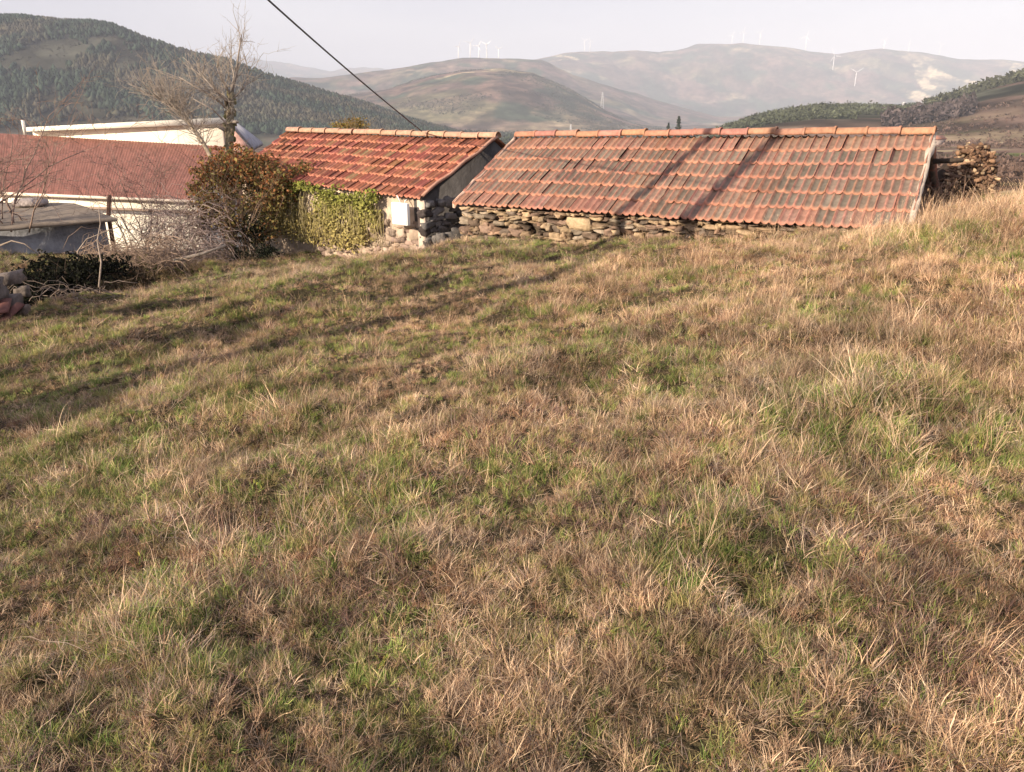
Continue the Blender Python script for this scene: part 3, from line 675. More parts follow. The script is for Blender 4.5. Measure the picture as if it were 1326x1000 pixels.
# debris below the bank at the left edge
def rock(x, y, d, sx, sz, col, lab, seed):
    rg = np.random.default_rng(seed); mb = MB(); c = px(x, y, d)
    stone(mb, c, np.array([sx, 0, .15*sx]), np.array([0, sx*.8, 0]), up*sz, col, rg, .10, .15)
    tag(mb.build('rock', M['stone']), lab, 'rock', 'rocks at the left edge')
rock(4, 362, 8.9, .17, .07, (.15, .125, .115), 'pale flat rock at the left edge, upper one above the dark crack', 2)
rock(12, 392, 8.7, .11, .08, (.13, .11, .105), 'larger rounded rock at the left edge below the flat one', 3)
rock(-18, 378, 8.4, .16, .13, (.12, .105, .1), 'grey rock cut by the left edge of the frame', 4)
rock(30, 378, 8.9, .07, .06, (.12, .10, .09), 'small dark rock right of the larger rounded rock', 5)
rock(27, 402, 8.5, .08, .045, (.14, .11, .095), 'small flat rock lowest of the rocks at the left edge', 6)
for k, (x, y, a_) in enumerate([(2, 401, .4), (10, 409, -.3), (0, 416, .9)]):
    mb = MB(); c = px(x, y, 8.3); s, t = np.meshgrid(np.linspace(-1, 1, 9), np.linspace(-1, 1, 5))
    v = np.stack([s*.09, t*.16, .04*np.cos(s*1.5)], 2).reshape(-1, 3); ca, sa = math.cos(a_), math.sin(a_)
    v = v@np.array([[ca, sa, 0], [-sa, ca, 0], [0, 0, 1]])@np.array([[1, 0, .3], [0, 1, .4], [0, -.4, 1]])+c
    mb.add(v, grid_faces(5, 9), np.array([.11, .045, .038])*(1-.12*k)); q = mb.build('broken_tile', M['tile']); m = q.modifiers.new('s', 'SOLIDIFY'); m.thickness = .015
    tag(q, ['topmost broken red roof tile on the rocks at the left edge', 'middle broken red roof tile, turned to the right, at the left edge', 'lowest broken red roof tile in the grass at the left edge'][k], 'roof tile', 'broken red tiles at the left edge')

# ------------------------------------------------------------------ utility poles (out of frame) and overhead wire
def pole(x, y, h, r0, lab, arms=True):
    z = gh(x, y); r = empty('utility_pole', (x, y, z))
    mb = MB(); mb.add(*tube_vf([(0, 0, -.5), (0, 0, h/2), (0, 0, h)], [r0, r0*.88, r0*.75], 12), (.2, .16, .13)); mb.build('post', M['wood'], r)
    if arms:
        mb = MB(); mb.add(*box_vf((0, 0, h-.25), (.35, 0, 0), (0, .04, 0), (0, 0, .04)), (.2, .18, .16)); mb.build('cross_arm', M['wood'], r)
        for sx in (-.3, .3):
            mb = MB(); mb.add(*tube_vf([(sx, 0, h-.21), (sx, 0, h-.15), (sx, 0, h-.1)], [.03, .045, .02], 8), (.7, .68, .62)); mb.build('insulator', M['metal'], r)
    tag(r, lab, 'utility pole'); return r
ldir = np.array([-math.sin(SUN_AZ), -math.cos(SUN_AZ)])   # direction the light travels on the plan
p1 = px(820, 283, 10.55)[:2]-ldir*8.8
p2 = px(899, 287, 9.95)[:2]-ldir*10.5
pole(p1[0], p1[1], 6.6, .085, 'wooden utility pole with cross arm left of the view', True)
pole(p2[0], p2[1], 6.9, .12, 'thick plain wooden utility pole behind the viewpoint', False)
w0, w1 = np.array([p1[0]+.3, p1[1], gh(*p1)+6.45]), px(546, 170, 14.0)
# keep the near end in the plane seen in the photograph by choosing the span through two sight lines
wa = px(352, -8, 8.2)
pts = []
dirw = (wa-w1)
for t in np.linspace(0, 1.85, 40): pts.append(w1+dirw*t-up*.10*math.sin(math.pi*t/1.85))
mb = MB(); mb.add(*tube_vf(pts, .0105, 6), (1, 1, 1)); tag(mb.build('overhead_wire', M['rubber']), 'thin dark overhead wire slanting down to the ridge of the red roof', 'wire')

# ------------------------------------------------------------------ woody plants
def grow(paths, p, d, L_, r, depth, rg, bend=.25, upw=.15, kids=(3, 5), segs=6, kang=.6, shrink=.62):
    pts = [p.copy()]; q = p.copy(); dd_ = d/np.linalg.norm(d)
    for i in range(segs):
        dd_ = dd_+rg.normal(0, bend/segs**.5, 3)+np.array([0, 0, upw/segs]); dd_ /= np.linalg.norm(dd_); q = q+dd_*L_/segs; pts.append(q.copy())
    rr = np.linspace(r, r*.45, segs+1) if depth > 0 else np.linspace(r, r*.3, segs+1)
    paths.append((np.array(pts), rr))
    if depth > 0:
        for k in range(rg.integers(*kids)):
            i = rg.integers(1, segs+1); dirr = pts[i]-pts[i-1]; dirr /= np.linalg.norm(dirr)
            nd = dirr+rg.normal(0, kang, 3); grow(paths, pts[i], nd, L_*shrink*rg.uniform(.7, 1.25), max(rr[i]*.6, .003), depth-1, rg, bend, upw, kids, max(3, segs-1), kang, shrink)
def twigs_build(paths, name, root, col, mat='bark', loc=None, k=4):
    mb = MB()
    for p, r in paths: mb.add(*tube_vf(p, r, k), np.array(col)*rng.uniform(.75, 1.25))
    o = mb.build(name, M[mat]); return reparent(o, root) if root is not None else o

# pollarded bare tree beside the cottage
rg = np.random.default_rng(5)
bt = empty('bare_tree', px(296, 300, 16.4))
def pp_(l): return np.array([px(*q) for q in l])
trunk = pp_([(298, 320, 16.2), (299, 240, 16.3), (297, 190, 16.4), (298, 150, 16.4), (300, 120, 16.4)])
limb2 = pp_([(296, 262, 16.0), (278, 212, 15.9), (262, 183, 15.9), (240, 152, 15.9), (222, 138, 15.9), (205, 128, 15.9)])
mb = MB(); mb.add(*tube_vf(trunk, [.105, .095, .085, .075, .06], 9), (.17, .145, .10)); mb.add(*tube_vf(limb2, [.06, .05, .042, .036, .026, .015], 7), (.27, .22, .17))
for k in range(60):   # moss and knots
    t = rg.uniform(.2, 1); i = min(int(t*4), 3); q = trunk[i]*(1-(t*4-i))+trunk[min(i+1, 4)]*(t*4-i)
    stone(mb, q+rg.normal(0, .055, 3)*[1, 1, .3], np.array([.028, 0, 0]), np.array([0, .028, 0]), up*.05, [(.14, .13, .06), (.2, .16, .11)][k % 2], rg, .2, .9)
reparent(mb.build('trunk', M['bark'], None, True), bt)
paths = []
for l, r0 in [([(300, 122, 16.4), (306, 95, 16.4), (309, 70, 16.3), (313, 45, 16.3)], .03), ([(300, 125, 16.4), (288, 105, 16.2), (280, 85, 16.1)], .03), ([(298, 135, 16.4), (280, 118, 16.0), (262, 98, 15.8)], .03),
              ([(299, 130, 16.4), (318, 112, 16.6), (322, 92, 16.7)], .025), ([(297, 172, 16.4), (280, 163, 16.2), (270, 166, 16.2)], .04), ([(299, 158, 16.4), (306, 158, 16.2), (309, 158, 16.2)], .05),
              ([(299, 120, 16.4), (303, 98, 16.6), (298, 72, 16.6)], .022), ([(298, 145, 16.4), (278, 126, 16.1), (252, 112, 15.9), (232, 100, 15.9)], .028), ([(298, 132, 16.4), (272, 108, 16.3), (248, 88, 16.3)], .024), ([(298, 165, 16.4), (276, 142, 15.9), (250, 128, 15.7)], .024)]:
    q = pp_(l); paths.append((q, np.linspace(r0, r0*.4, len(q))))
    if l[0][1] < 150:
        for k in range(13):
            t = rg.uniform(.1, 1); i = min(int(t*(len(q)-1)), len(q)-2); fr = t*(len(q)-1)-i; s_ = q[i]*(1-fr)+q[i+1]*fr
            dr = (q[i+1]-q[i]); dr /= np.linalg.norm(dr); grow(paths, s_, dr+rg.normal(0, .55, 3), rg.uniform(.3, .75), .008, 2, rg, .4, .3, (2, 4), 6, .5)
for k in range(125):
    t = rg.uniform(.35, 1); i = min(int(t*5), 4); fr = t*5-i; s_ = limb2[i]*(1-fr)+limb2[i+1]*fr
    grow(paths, s_, np.array([rg.normal(-.1, .6), rg.normal(0, .5), rg.uniform(.35, 1.2)]), rg.uniform(.4, .95)*(.6+.4*rg.random()), .008, 2, rg, .4, .2, (2, 4), 6, .45)
twigs_build(paths, 'crown', bt, (.32, .275, .235))
tag(bt, 'leafless pollarded tree with a mossy trunk beside the cottage roof', 'tree')

def bush_twigs(name, x, y, d, w_, h_, n, lab, col, cat, seed, depth=2, r=.010, up_=.9, kids=(2, 4), grp=None):
    rg = np.random.default_rng(seed); b = px(x, y, d); root = empty(name, b); paths = []
    for k in range(n):
        q = b+np.array([rg.normal(0, w_*.22), rg.normal(0, w_*.15), 0]); grow(paths, q, np.array([rg.normal(0, .45*w_/h_), rg.normal(0, .3), up_]), h_*rg.uniform(.55, 1.0), r*rg.uniform(.7, 1.3), depth, rg, .45, .1, kids, 7, .5, .5)
    twigs_build(paths, 'stems', root, col); tag(root, lab, cat, grp); return root
bush_twigs('bare_shrub', 196, 325, 14.2, 1.3, 1.75, 16, 'tall leafless shrub in front of the red lean-to roof', (.24, .165, .14), 'shrub', 31, 3, .009, kids=(3, 5))
bush_twigs('bare_shrub', 232, 322, 14.4, 1.2, 1.5, 10, 'leafless pinkish shrub crowding the left side of the rusty bush', (.25, .185, .165), 'shrub', 32, 3, .009, kids=(3, 5))
bush_twigs('bare_tree', -35, 300, 12.5, 2.2, 2.8, 20, 'leafless tree reaching in at the left edge above the red roof', (.25, .18, .15), 'tree', 33, 3, .018, .8, (3, 6))
def tangle(name, x0, x1, y0, y1, d0, d1, n, lab, col, seed, r=.006, L0=.3, L1=.95):
    rg = np.random.default_rng(seed); root = empty(name, px((x0+x1)/2, y1, (d0+d1)/2)); paths = []
    for k in range(n):
        p = px(rg.uniform(x0, x1), y1-(y1-y0)*rg.beta(1.1, 2.0), rg.uniform(d0, d1)); a = rg.uniform(0, 6.3); L_ = rg.uniform(L0, L1)
        dr = np.array([math.cos(a), math.sin(a)*.6, 0]); t = np.linspace(-.5, .5, 9)[:, None]; hh = L_*rg.uniform(.05, .4)
        pts = p+dr*t*L_+up*(hh*(1-4*t*t)-hh*.5)+np.cumsum(rg.normal(0, .035, (9, 3)), 0)
        paths.append((pts, np.linspace(r, r*.5, 9)*rg.uniform(.6, 1.4)))
    twigs_build(paths, 'stems', root, col, k=3); tag(root, lab, 'brambles'); return root
tangle('bramble_thicket', 190, 292, 250, 345, 12.8, 14.4, 620, 'grey pink tangle of bare bramble stems left of the rusty bush', (.30, .235, .215), 41, .0055)
tangle('bramble_thicket', 120, 225, 305, 345, 11.8, 13.2, 240, 'low tangle of dry bramble stems in front of the shed end', (.30, .22, .17), 42, .0055)
tangle('bramble_thicket', 40, 150, 372, 402, 9.4, 10.3, 70, 'drooping dry stems over the dark hollow at left', (.24, .19, .16), 43, .006)
# three pale arching canes
for k, (l, lab) in enumerate([([(100, 345, 10.8), (101, 325, 10.8), (112, 310, 10.8), (135, 301, 10.9), (158, 292, 11.0)], 'long pale cane arching over the hollow towards the post'),
                              ([(0, 318, 10.2), (15, 312, 10.2), (32, 316, 10.2), (50, 330, 10.3)], 'low arching pale cane in front of the shed wall at the left edge'),
                              ([(128, 372, 10.0), (131, 340, 10.2), (126, 312, 10.3), (130, 290, 10.4), (128, 270, 10.5)], 'upright pale cane crossing the end of the shed roof')]):
    q = pp_(l); mb = MB(); mb.add(*tube_vf(q, np.linspace(.012, .006, len(q)), 6), (.27, .22, .18)); tag(mb.build('cane', M['bark'], None, True), lab, 'cane', 'pale canes around the hollow')
q = pp_([(225, 338, 12.4), (262, 329, 12.6), (292, 318, 12.8)]); mb = MB(); mb.add(*tube_vf(q, [.03, .026, .018], 6), (.36, .3, .24)); tag(mb.build('fallen_branch', M['bark']), 'pale fallen branch leaning at the foot of the rusty bush', 'branch')

def leaves(mb, C, size, cols, rg, nrm=None, spread=1.0):
    """one folded leaf (2 quads) per centre"""
    n = len(C); a = rg.normal(0, 1, (n, 3)); a /= np.linalg.norm(a, axis=1)[:, None]
    if nrm is not None: nn = nrm+rg.normal(0, .55, (n, 3))*spread
    else: nn = rg.normal(0, 1, (n, 3))+np.array([0, 0, .4])
    nn /= np.linalg.norm(nn, axis=1)[:, None]; a = a-nn*(a*nn).sum(1)[:, None]; a /= np.linalg.norm(a, axis=1)[:, None]+1e-9; b = np.cross(nn, a)
    s = (size*rg.uniform(.6, 1.35, n))[:, None]
    v = np.stack([C-a*s, C-b*s*.55+nn*s*.15, C+a*s, C+b*s*.55+nn*s*.15], 1).reshape(-1, 3)
    f = np.arange(n*4).reshape(-1, 4); f = np.concatenate([f[:, [0, 1, 2]], f[:, [0, 2, 3]]])
    mb.add(v, f, np.repeat(cols, 4, 0))
def cloud(ell, n, rg, shell=.45):
    wts = np.array([e[3]*e[4]*e[5] for e in ell]); k = rg.choice(len(ell), n, p=wts/wts.sum())
    E = np.array([[*e] for e in ell])[k]; d = rg.normal(0, 1, (n, 3)); d /= np.linalg.norm(d, axis=1)[:, None]
    r = (1-shell*rg.random(n)**1.5)[:, None]*(1+.25*np.sin(d[:, :1]*7+d[:, 1:2]*5+d[:, 2:]*9+k[:, None]))
    return E[:, :3]+d*r*E[:, 3:6]
def pick(pal, n, rg, jit=.3):
    p = np.array(pal)[rg.integers(len(pal), size=n)]; return p*rg.uniform(1-jit, 1+jit, (n, 1))
# rusty bush
rg = np.random.default_rng(8)
rb = empty('rusty_bush', px(315, 345, 14.0))
def el(x, y, d, a_, b_, c_): p = px(x, y, d); return (*p, a_, b_, c_)
E = [el(285, 228, 14.2, .50, .5, .40), el(330, 222, 14.2, .55, .5, .36), el(360, 240, 14.0, .36, .4, .34), el(275, 265, 14.0, .36, .45, .36), el(300, 292, 13.8, .28, .35, .34), el(345, 262, 13.9, .38, .3, .22), el(310, 210, 14.6, .5, .5, .3), el(392, 222, 14.2, .3, .25, .2)]
E += [el(258, 250, 14.3, .22, .3, .25), el(340, 300, 13.8, .3, .25, .25), el(262, 290, 14.1, .2, .3, .3)]
C = cloud(E, 13000, rg, .75)
mb = MB(); cols = pick([(.22, .10, .045), (.26, .13, .06), (.16, .09, .04), (.18, .15, .05), (.13, .12, .04), (.28, .17, .08), (.24, .19, .07), (.2, .18, .08), (.1, .08, .04)], len(C), rg)
hz_ = (C[:, 2]-C[:, 2].min())/np.ptp(C[:, 2]); rs = (rng.random(len(C)) < sst(.45, .95, hz_+rng.normal(0, .12, len(C)))*.45)[:, None]
cols = np.where(rs, pick([(.25, .09, .035), (.30, .12, .05), (.2, .08, .035), (.33, .16, .07)], len(C), rg), cols)
leaves(mb, C, .034, cols, rg); reparent(mb.build('foliage', M['leaf']), rb)
paths = []
for k in range(26): grow(paths, px(rg.uniform(275, 350), 345, rg.uniform(13.8, 14.4)), np.array([rg.normal(0, .3), rg.normal(0, .2), 1]), rg.uniform(.8, 1.7), .014, 2, rg, .3, .1, (2, 4), 7, .5)
twigs_build(paths, 'stems', rb, (.16, .11, .08)); tag(rb, 'big bush with rusty brown and olive leaves left of the ivy', 'bush')
# near-black leaves put in for the shade at the foot of the bush
db = empty('shade_leaves', px(330, 345, 13.4))
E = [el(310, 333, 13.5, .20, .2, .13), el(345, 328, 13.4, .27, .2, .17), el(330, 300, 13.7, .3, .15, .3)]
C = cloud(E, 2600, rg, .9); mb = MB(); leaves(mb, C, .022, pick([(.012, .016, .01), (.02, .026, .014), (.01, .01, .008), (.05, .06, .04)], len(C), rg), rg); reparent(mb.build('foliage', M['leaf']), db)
tag(db, 'near-black leaves standing for the shade at the foot of the rusty bush', 'bush')
# ivy on the cottage wall
iv = empty('ivy', px(430, 330, 13.0))
wn_ = np.array([-.57, -.82, 0])
def on_wall(t, dz, off):  # t along wall from the right corner 0..1 to left, dz below the eave
    e0 = A0*(1-t)[:, None]+B0*t[:, None]; return e0+wn_*off[:, None]-up*dz[:, None]
n = 12500; t = rg.uniform(.19, .97, n); dz = rg.beta(1.1, 1.5, n)*1.15-.05; lim = .30+1.2*sst(.10, .36, t); keep = (dz < lim*(.35+1.3*fbm(t*14, dz*2, 3, 3))) & (fbm(t*16, dz*5, 3, 77) > .34); t, dz = t[keep], dz[keep]
off = .03+.22*rg.random(len(t))*(.35+fbm(t*12, dz*5, 3, 6))+.22*rg.random(len(t))*sst(.55, .05, dz)*fbm(t*9, dz*3, 2, 16)
C = on_wall(t, dz, off); g = np.clip(dz/.7+rg.normal(0, .15, len(t)), 0, 1)[:, None]
cols = (np.array([.19, .21, .045])*(1-g)+np.array([.36, .30, .12])*g)*rg.uniform(.5, 1.4, (len(t), 1))
mb = MB(); leaves(mb, C, .030, cols, rg, np.broadcast_to(wn_+[0, 0, .3], C.shape)); reparent(mb.build('foliage', M['leaf']), iv)
paths = []
for k in range(130):
    tt = rg.uniform(.16, .75); z0 = rg.uniform(.1, .5); L_ = rg.uniform(.3, .75); a = np.linspace(0, 1, 6)
    p = on_wall(np.full(6, tt)+np.cumsum(rg.normal(0, .004, 6)), z0+a*L_, .10+.1*rg.random()+.06*np.sin(a*3)); paths.append((p, np.full(6, .0045)))
twigs_build(paths, 'hanging_stems', iv, (.42, .36, .2), k=3); tag(iv, 'yellow green ivy hanging over the cottage wall under the red eave', 'ivy')
# shrub behind the cottage ridge
sb = empty('shrub', px(455, 200, 16.5)); E = [el(440, 162, 16.3, .22, .2, .10), el(462, 160, 16.3, .25, .2, .15), el(455, 175, 16.3, .3, .2, .3)]
C = cloud(E, 900, rg, .8); mb = MB(); leaves(mb, C, .03, pick([(.30, .2, .05), (.2, .17, .04), (.35, .22, .08)], len(C), rg), rg); reparent(mb.build('foliage', M['leaf']), sb)
paths = []
for k in range(20): grow(paths, px(455+rg.normal(0, 8), 195, 16.3), np.array([rg.normal(0, .3), 0, 1]), .6, .008, 1, rg)
twigs_build(paths, 'stems', sb, (.2, .15, .08)); tag(sb, 'yellowish shrub showing its top over the ridge of the red roof', 'shrub')
# bramble in the hollow, leaves coloured near black to carry its shade
hb = empty('bramble_bush', px(85, 395, 10.4)); E = [el(66, 358, 10.6, .42, .35, .30), el(105, 349, 10.7, .45, .35, .22), el(143, 346, 11.0, .32, .3, .17), el(46, 380, 10.0, .30, .3, .28), el(95, 370, 10.3, .4, .3, .28), el(35, 396, 9.6, .25, .25, .2), el(25, 372, 9.9, .2, .2, .25)]
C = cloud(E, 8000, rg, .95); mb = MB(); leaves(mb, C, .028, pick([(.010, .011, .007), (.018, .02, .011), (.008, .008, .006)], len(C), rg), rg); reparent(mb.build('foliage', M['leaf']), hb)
paths = []
for k in range(60): grow(paths, px(rg.uniform(35, 140), 405, rg.uniform(10.2, 11.0)), np.array([rg.normal(0, .5), rg.normal(0, .3), 1]), rg.uniform(.3, .6), .008, 1, rg)
twigs_build(paths, 'stems', hb, (.14, .1, .08)); tag(hb, 'bramble mass in the hollow at left, leaves coloured near black for its shade', 'bush')

# brushwood stack right of the barn
bs_ = empty('brushwood_pile', px(1240, 256, 11.0)); rg = np.random.default_rng(77); mb = MB()
pc = px(1244, 256, 11.0); ed = np.array([.2, -.98, 0])
stone(mb, pc+np.array([.02, .1, .16]), np.array([.30, 0, 0]), np.array([0, .2, 0]), up*.36, (.035, .025, .02), rg, .05, .9)
for k in range(760):
    hh = rg.uniform(-.02, .70); xr = .33*(1-(max(hh, 0)/.78)**3); xl = -.12-.36*(1-hh/.70)
    x_ = rg.uniform(xl, xr); front = -.22-.1*(1-hh/.62)
    p = pc+np.array([x_, rg.uniform(front, front+.2), hh]); a = rg.normal(0, .5); b_ = rg.normal(0, .3); L_ = rg.uniform(.10, .24)
    d_ = np.array([math.cos(b_)*math.sin(a), -math.cos(b_)*math.cos(a), math.sin(b_)])
    if rg.random() < .25: d_ = np.array([math.cos(a*.5), rg.normal(0, .3), rg.normal(0, .35)])
    r_ = rg.uniform(.012, .030)
    q = np.array([p-d_*L_/2, p+rg.normal(0, .01, 3), p+d_*L_/2]); cc0 = np.array([(.20, .12, .075), (.10, .06, .04), (.36, .26, .17), (.15, .09, .06)][rg.integers(4)])*rg.uniform(.5, 1.3)
    v, f = tube_vf(q, [r_, r_*1.05, r_*.9], 6); mb.add(v, f, cc0)
reparent(mb.build('sticks', M['wood']), bs_); tag(bs_.children[0], kind='stuff')
mb = MB(); q = pp_([(1247, 203, 11.0), (1249, 197, 11.0), (1253, 193, 11.0)]); mb.add(*tube_vf(q, [.04, .035, .02], 6), (.05, .035, .03)); reparent(mb.build('stump_top', M['wood']), bs_)
tag(bs_, 'rounded stack of dark dry brushwood right of the barn gable', 'brushwood pile')
bush_twigs('dry_scrub', 1200, 262, 9.9, 1.0, .34, 60, 'reddish dry scrub between the barn end and the brushwood', (.24, .16, .12), 'shrub', 51, 1, .005)

# trees beside the viewpoint that throw the broken shadows on the grass
def shade_tree(x, y, h, seed, lab):
    rg = np.random.default_rng(seed); z = gh(x, y); root = empty('bare_tree', (x, y, z)); paths = []
    t0 = np.array([x, y, z-.2]); tp = [t0+[0, 0, h*.25*i] for i in range(3)]
    mb = MB(); mb.add(*tube_vf(tp, [.13, .11, .09], 8), (.2, .16, .12)); reparent(mb.build('trunk', M['bark']), root)
    for k in range(9): grow(paths, tp[-1]-[0, 0, rg.uniform(0, h*.15)], np.array([rg.normal(0, .6), rg.normal(0, .6), 1]), h*rg.uniform(.3, .5), .045, 3, rg, .3, .1, (3, 5), 6, .5)
    twigs_build(paths, 'crown', root, (.22, .17, .13), k=3); tag(root, lab, 'tree')
shade_tree(-8.6, 4.9, 3.0, 62, 'leafless tree standing outside the view at left')

for (lab, lumps, bx_, by_) in [('unseen tree at left, crown lumps shaped to drop shadows on the grass, nearer one', [(-5.7, 3.0, 1.65, .32, .22), (-6.5, 3.6, 2.4, .26, .12), (-5.9, 2.4, 1.9, .16, .16)], -6.0, 3.0),
                               ('unseen tree at left, crown lumps shaped to drop shadows on the grass, farther one', [(-7.3, 3.5, 1.7, .24, .12), (-7.5, 5.2, 2.0, .25, .13), (-8.0, 4.3, 2.6, .22, .16)], -7.6, 4.3)]:
    rg = np.random.default_rng(int(-bx_*100)); z = gh(bx_, by_); root = empty('shadow_tree', (bx_, by_, z)); mb = MB()  # tree added out of view, crown lumps placed for their shadows on the grass
    mb.add(*tube_vf([(bx_, by_, z-.2), (bx_+.05, by_, z+1), (bx_, by_, z+1.6)], [.08, .07, .05], 8), (.2, .15, .1))
    for l_ in lumps: mb.add(*tube_vf([(bx_, by_, z+.9), ((bx_+l_[0])/2, (by_+l_[1])/2, z+1+.3*l_[2]), (l_[0], l_[1], z+l_[2])], [.05, .04, .02], 6), (.2, .15, .1))
    reparent(mb.build('trunk', M['bark']), root)
    C = cloud([(l_[0], l_[1], z+l_[2], l_[3], l_[3]*.7, l_[4]) for l_ in lumps], 3500, rg, .9); mb = MB(); leaves(mb, C, .045, pick([(.05, .07, .025), (.07, .09, .03)], len(C), rg), rg); reparent(mb.build('crown', M['leaf']), root)
    tag(root, lab, 'tree')

# ------------------------------------------------------------------ grass
protos = bpy.data.collections.new('grass_clumps')
def clump(i, n, h0, h1, wd, lean, bend, spread, pal, seg=4, flat=0, heads=False, seed=0):
    rg = np.random.default_rng(100+i); wd *= 1.5; V_, F_, C__ = [], [], []; k = 0
    for b in range(n):
        a = rg.uniform(0, 6.283); r = spread*math.sqrt(rg.random()); o = np.array([r*math.cos(a), r*math.sin(a), -.015])
        a2 = a+rg.normal(0, 1.1); H_ = rg.uniform(h0, h1); ln = abs(rg.normal(lean, lean*.5)); bd = rg.uniform(.2, 1)*bend
        dr = np.array([math.cos(a2), math.sin(a2), 0]); sd_ = np.array([-dr[1], dr[0], 0])*.5*wd*rg.uniform(.6, 1.3)
        tw = rg.uniform(-.9, .9); sd_ = sd_*math.cos(tw)+dr*.5*wd*math.sin(tw)
        th = ln; q = o.copy(); pts = [q.copy()]
        for s in range(seg):
            q = q+(dr*math.sin(th)+up*math.cos(th))*H_/seg+rg.normal(0, H_*.02, 3); th = min(th+bd/seg, 2.2); q[2] = max(q[2], .004+.01*rg.random()); pts.append(q.copy())
        col = np.array(pal[rg.integers(len(pal))])*rg.uniform(.65, 1.3)
        for s, p in enumerate(pts):
            w_ = (1-(s/seg)**1.6*.85)
            V_ += [p-sd_*w_, p+sd_*w_]; cc = col*(1+.25*s/seg); C__ += [cc, cc]
        for s in range(seg): F_.append([k+2*s, k+2*s+1, k+2*s+3, k+2*s+2])
        k += 2*(seg+1)
        if heads and rg.random() < .8:
            hp = pts[-1]; hd = pts[-1]-pts[-2]; hd /= np.linalg.norm(hd)
            for z in range(6):
                c = hp+hd*z*.005+rg.normal(0, .0015, 3); t_ = rg.normal(0, .0015, 3)+hd*.004
                V_ += [c-t_, c+np.cross(t_, sd_/np.linalg.norm(sd_))*.3, c+t_, c-np.cross(t_, sd_/np.linalg.norm(sd_))*.3]; C__ += [col*1.1]*4; F_.append([k, k+1, k+2, k+3]); k += 4
    o = mesh_obj('clump_%02d' % i, np.array(V_), np.array(F_), M['grass'], None, np.array(C__)); COL.objects.unlink(o); protos.objects.link(o)
straw = [(.56, .39, .25), (.47, .32, .21), (.68, .51, .35), (.34, .22, .14), (.2, .12, .08)]
green = [(.13, .19, .05), (.19, .24, .065), (.09, .14, .035), (.26, .28, .08), (.42, .35, .17)]
russ = [(.36, .20, .12), (.30, .16, .10), (.42, .26, .16), (.24, .13, .09), (.46, .33, .2)]
olive_ = [(.27, .25, .09), (.33, .28, .12), (.2, .2, .07), (.40, .31, .15)]
grey = [(.36, .29, .22), (.27, .21, .17), (.2, .14, .12)]
i = 0
for k in range(3): clump(i, 70, .07, .15, .0034, .45, 1.1, .075, green); i += 1           # 0-2 green tufts
for k in range(3): clump(i, 70, .09, .20, .0026, .5, 1.2, .085, straw); i += 1            # 3-5 straw
for k in range(3): clump(i, 80, .05, .13, .0026, .95, 1.0, .10, russ); i += 1            # 6-8 russet mat
for k in range(3): clump(i, 70, .07, .16, .0030, .55, 1.1, .085, olive_); i += 1          # 9-11 olive mix
for k in range(2): clump(i, 50, .08, .24, .0032, 1.2, .5, .13, straw+grey); i += 1       # 12-13 lying litter
for k in range(2): clump(i, 16, .22, .42, .0022, .25, .7, .06, straw, 6, heads=True); i += 1   # 14-15 tall stalks
for k in range(2): clump(i, 5, .25, .5, .0028, .7, 1.3, .05, [(.55, .43, .28), (.5, .36, .26)], 8); i += 1  # 16-17 single arching stems
clump(i, 26, .02, .05, .010, .9, .8, .06, [(.2, .24, .05), (.12, .17, .04), (.3, .28, .06)], 2); i += 1   # 18 low leafy herb
clump(i, 30, .10, .22, .0026, .6, .7, .05, [(.16, .10, .09), (.22, .13, .11), (.12, .08, .07)], 5); i += 1  # 19 dead purple-brown stems
clump(i, 90, .035, .09, .003, .8, 1.0, .10, olive_+straw+russ, 3); i += 1                      # 20 short mixed sward

N = 1400000
gxp = rng.uniform(-9, 9.5, N); gyp = rng.uniform(.6, 15.2, N)
dep = gyp*CP+1.8*SP
inview = np.abs(gxp/dep) < .74
dens = np.clip(1000*(3.0/np.maximum(dep, 2.2))**1.1, 230, 1000)*np.where(inview, 1, .22)
area = 18.5*14.6; keep = rng.random(N) < dens*area/N
gxp, gyp, dep = gxp[keep], gyp[keep], dep[keep]
# not under the buildings
def inside_quad(x, y, quad):
    ok = np.ones(len(x), bool)
    for a_, b_ in zip(quad, np.roll(quad, -1, 0)): ok &= ((b_[0]-a_[0])*(y-a_[1])-(b_[1]-a_[1])*(x-a_[0])) >= 0
    return ok
q1 = np.array([WL[:2], WR[:2], (RRb-inset)[:2], (RLb-inset)[:2]]); q2 = np.array([B0[:2], A0[:2], (LRb-cin)[:2], (LRlb-cin)[:2]])
q3 = np.array([(s0+ins*.35)[:2], s1[:2], s2[:2], s3[:2]])
k_ = ~(inside_quad(gxp, gyp, q1) | inside_quad(gxp, gyp, q2) | inside_quad(gxp, gyp, q3)); k_ &= ~((seg_dist(gxp, gyp, _ditch) < .45) & (gyp > 7.6) & (rng.random(len(gxp)) < .85))
k_ &= fbm(gxp*2.0+7, gyp*2.0, 3, 231) > rng.uniform(.08, .27, len(gxp))
gxp, gyp, dep = gxp[k_], gyp[k_], dep[k_]
gzp = height(gxp, gyp); n = len(gxp)
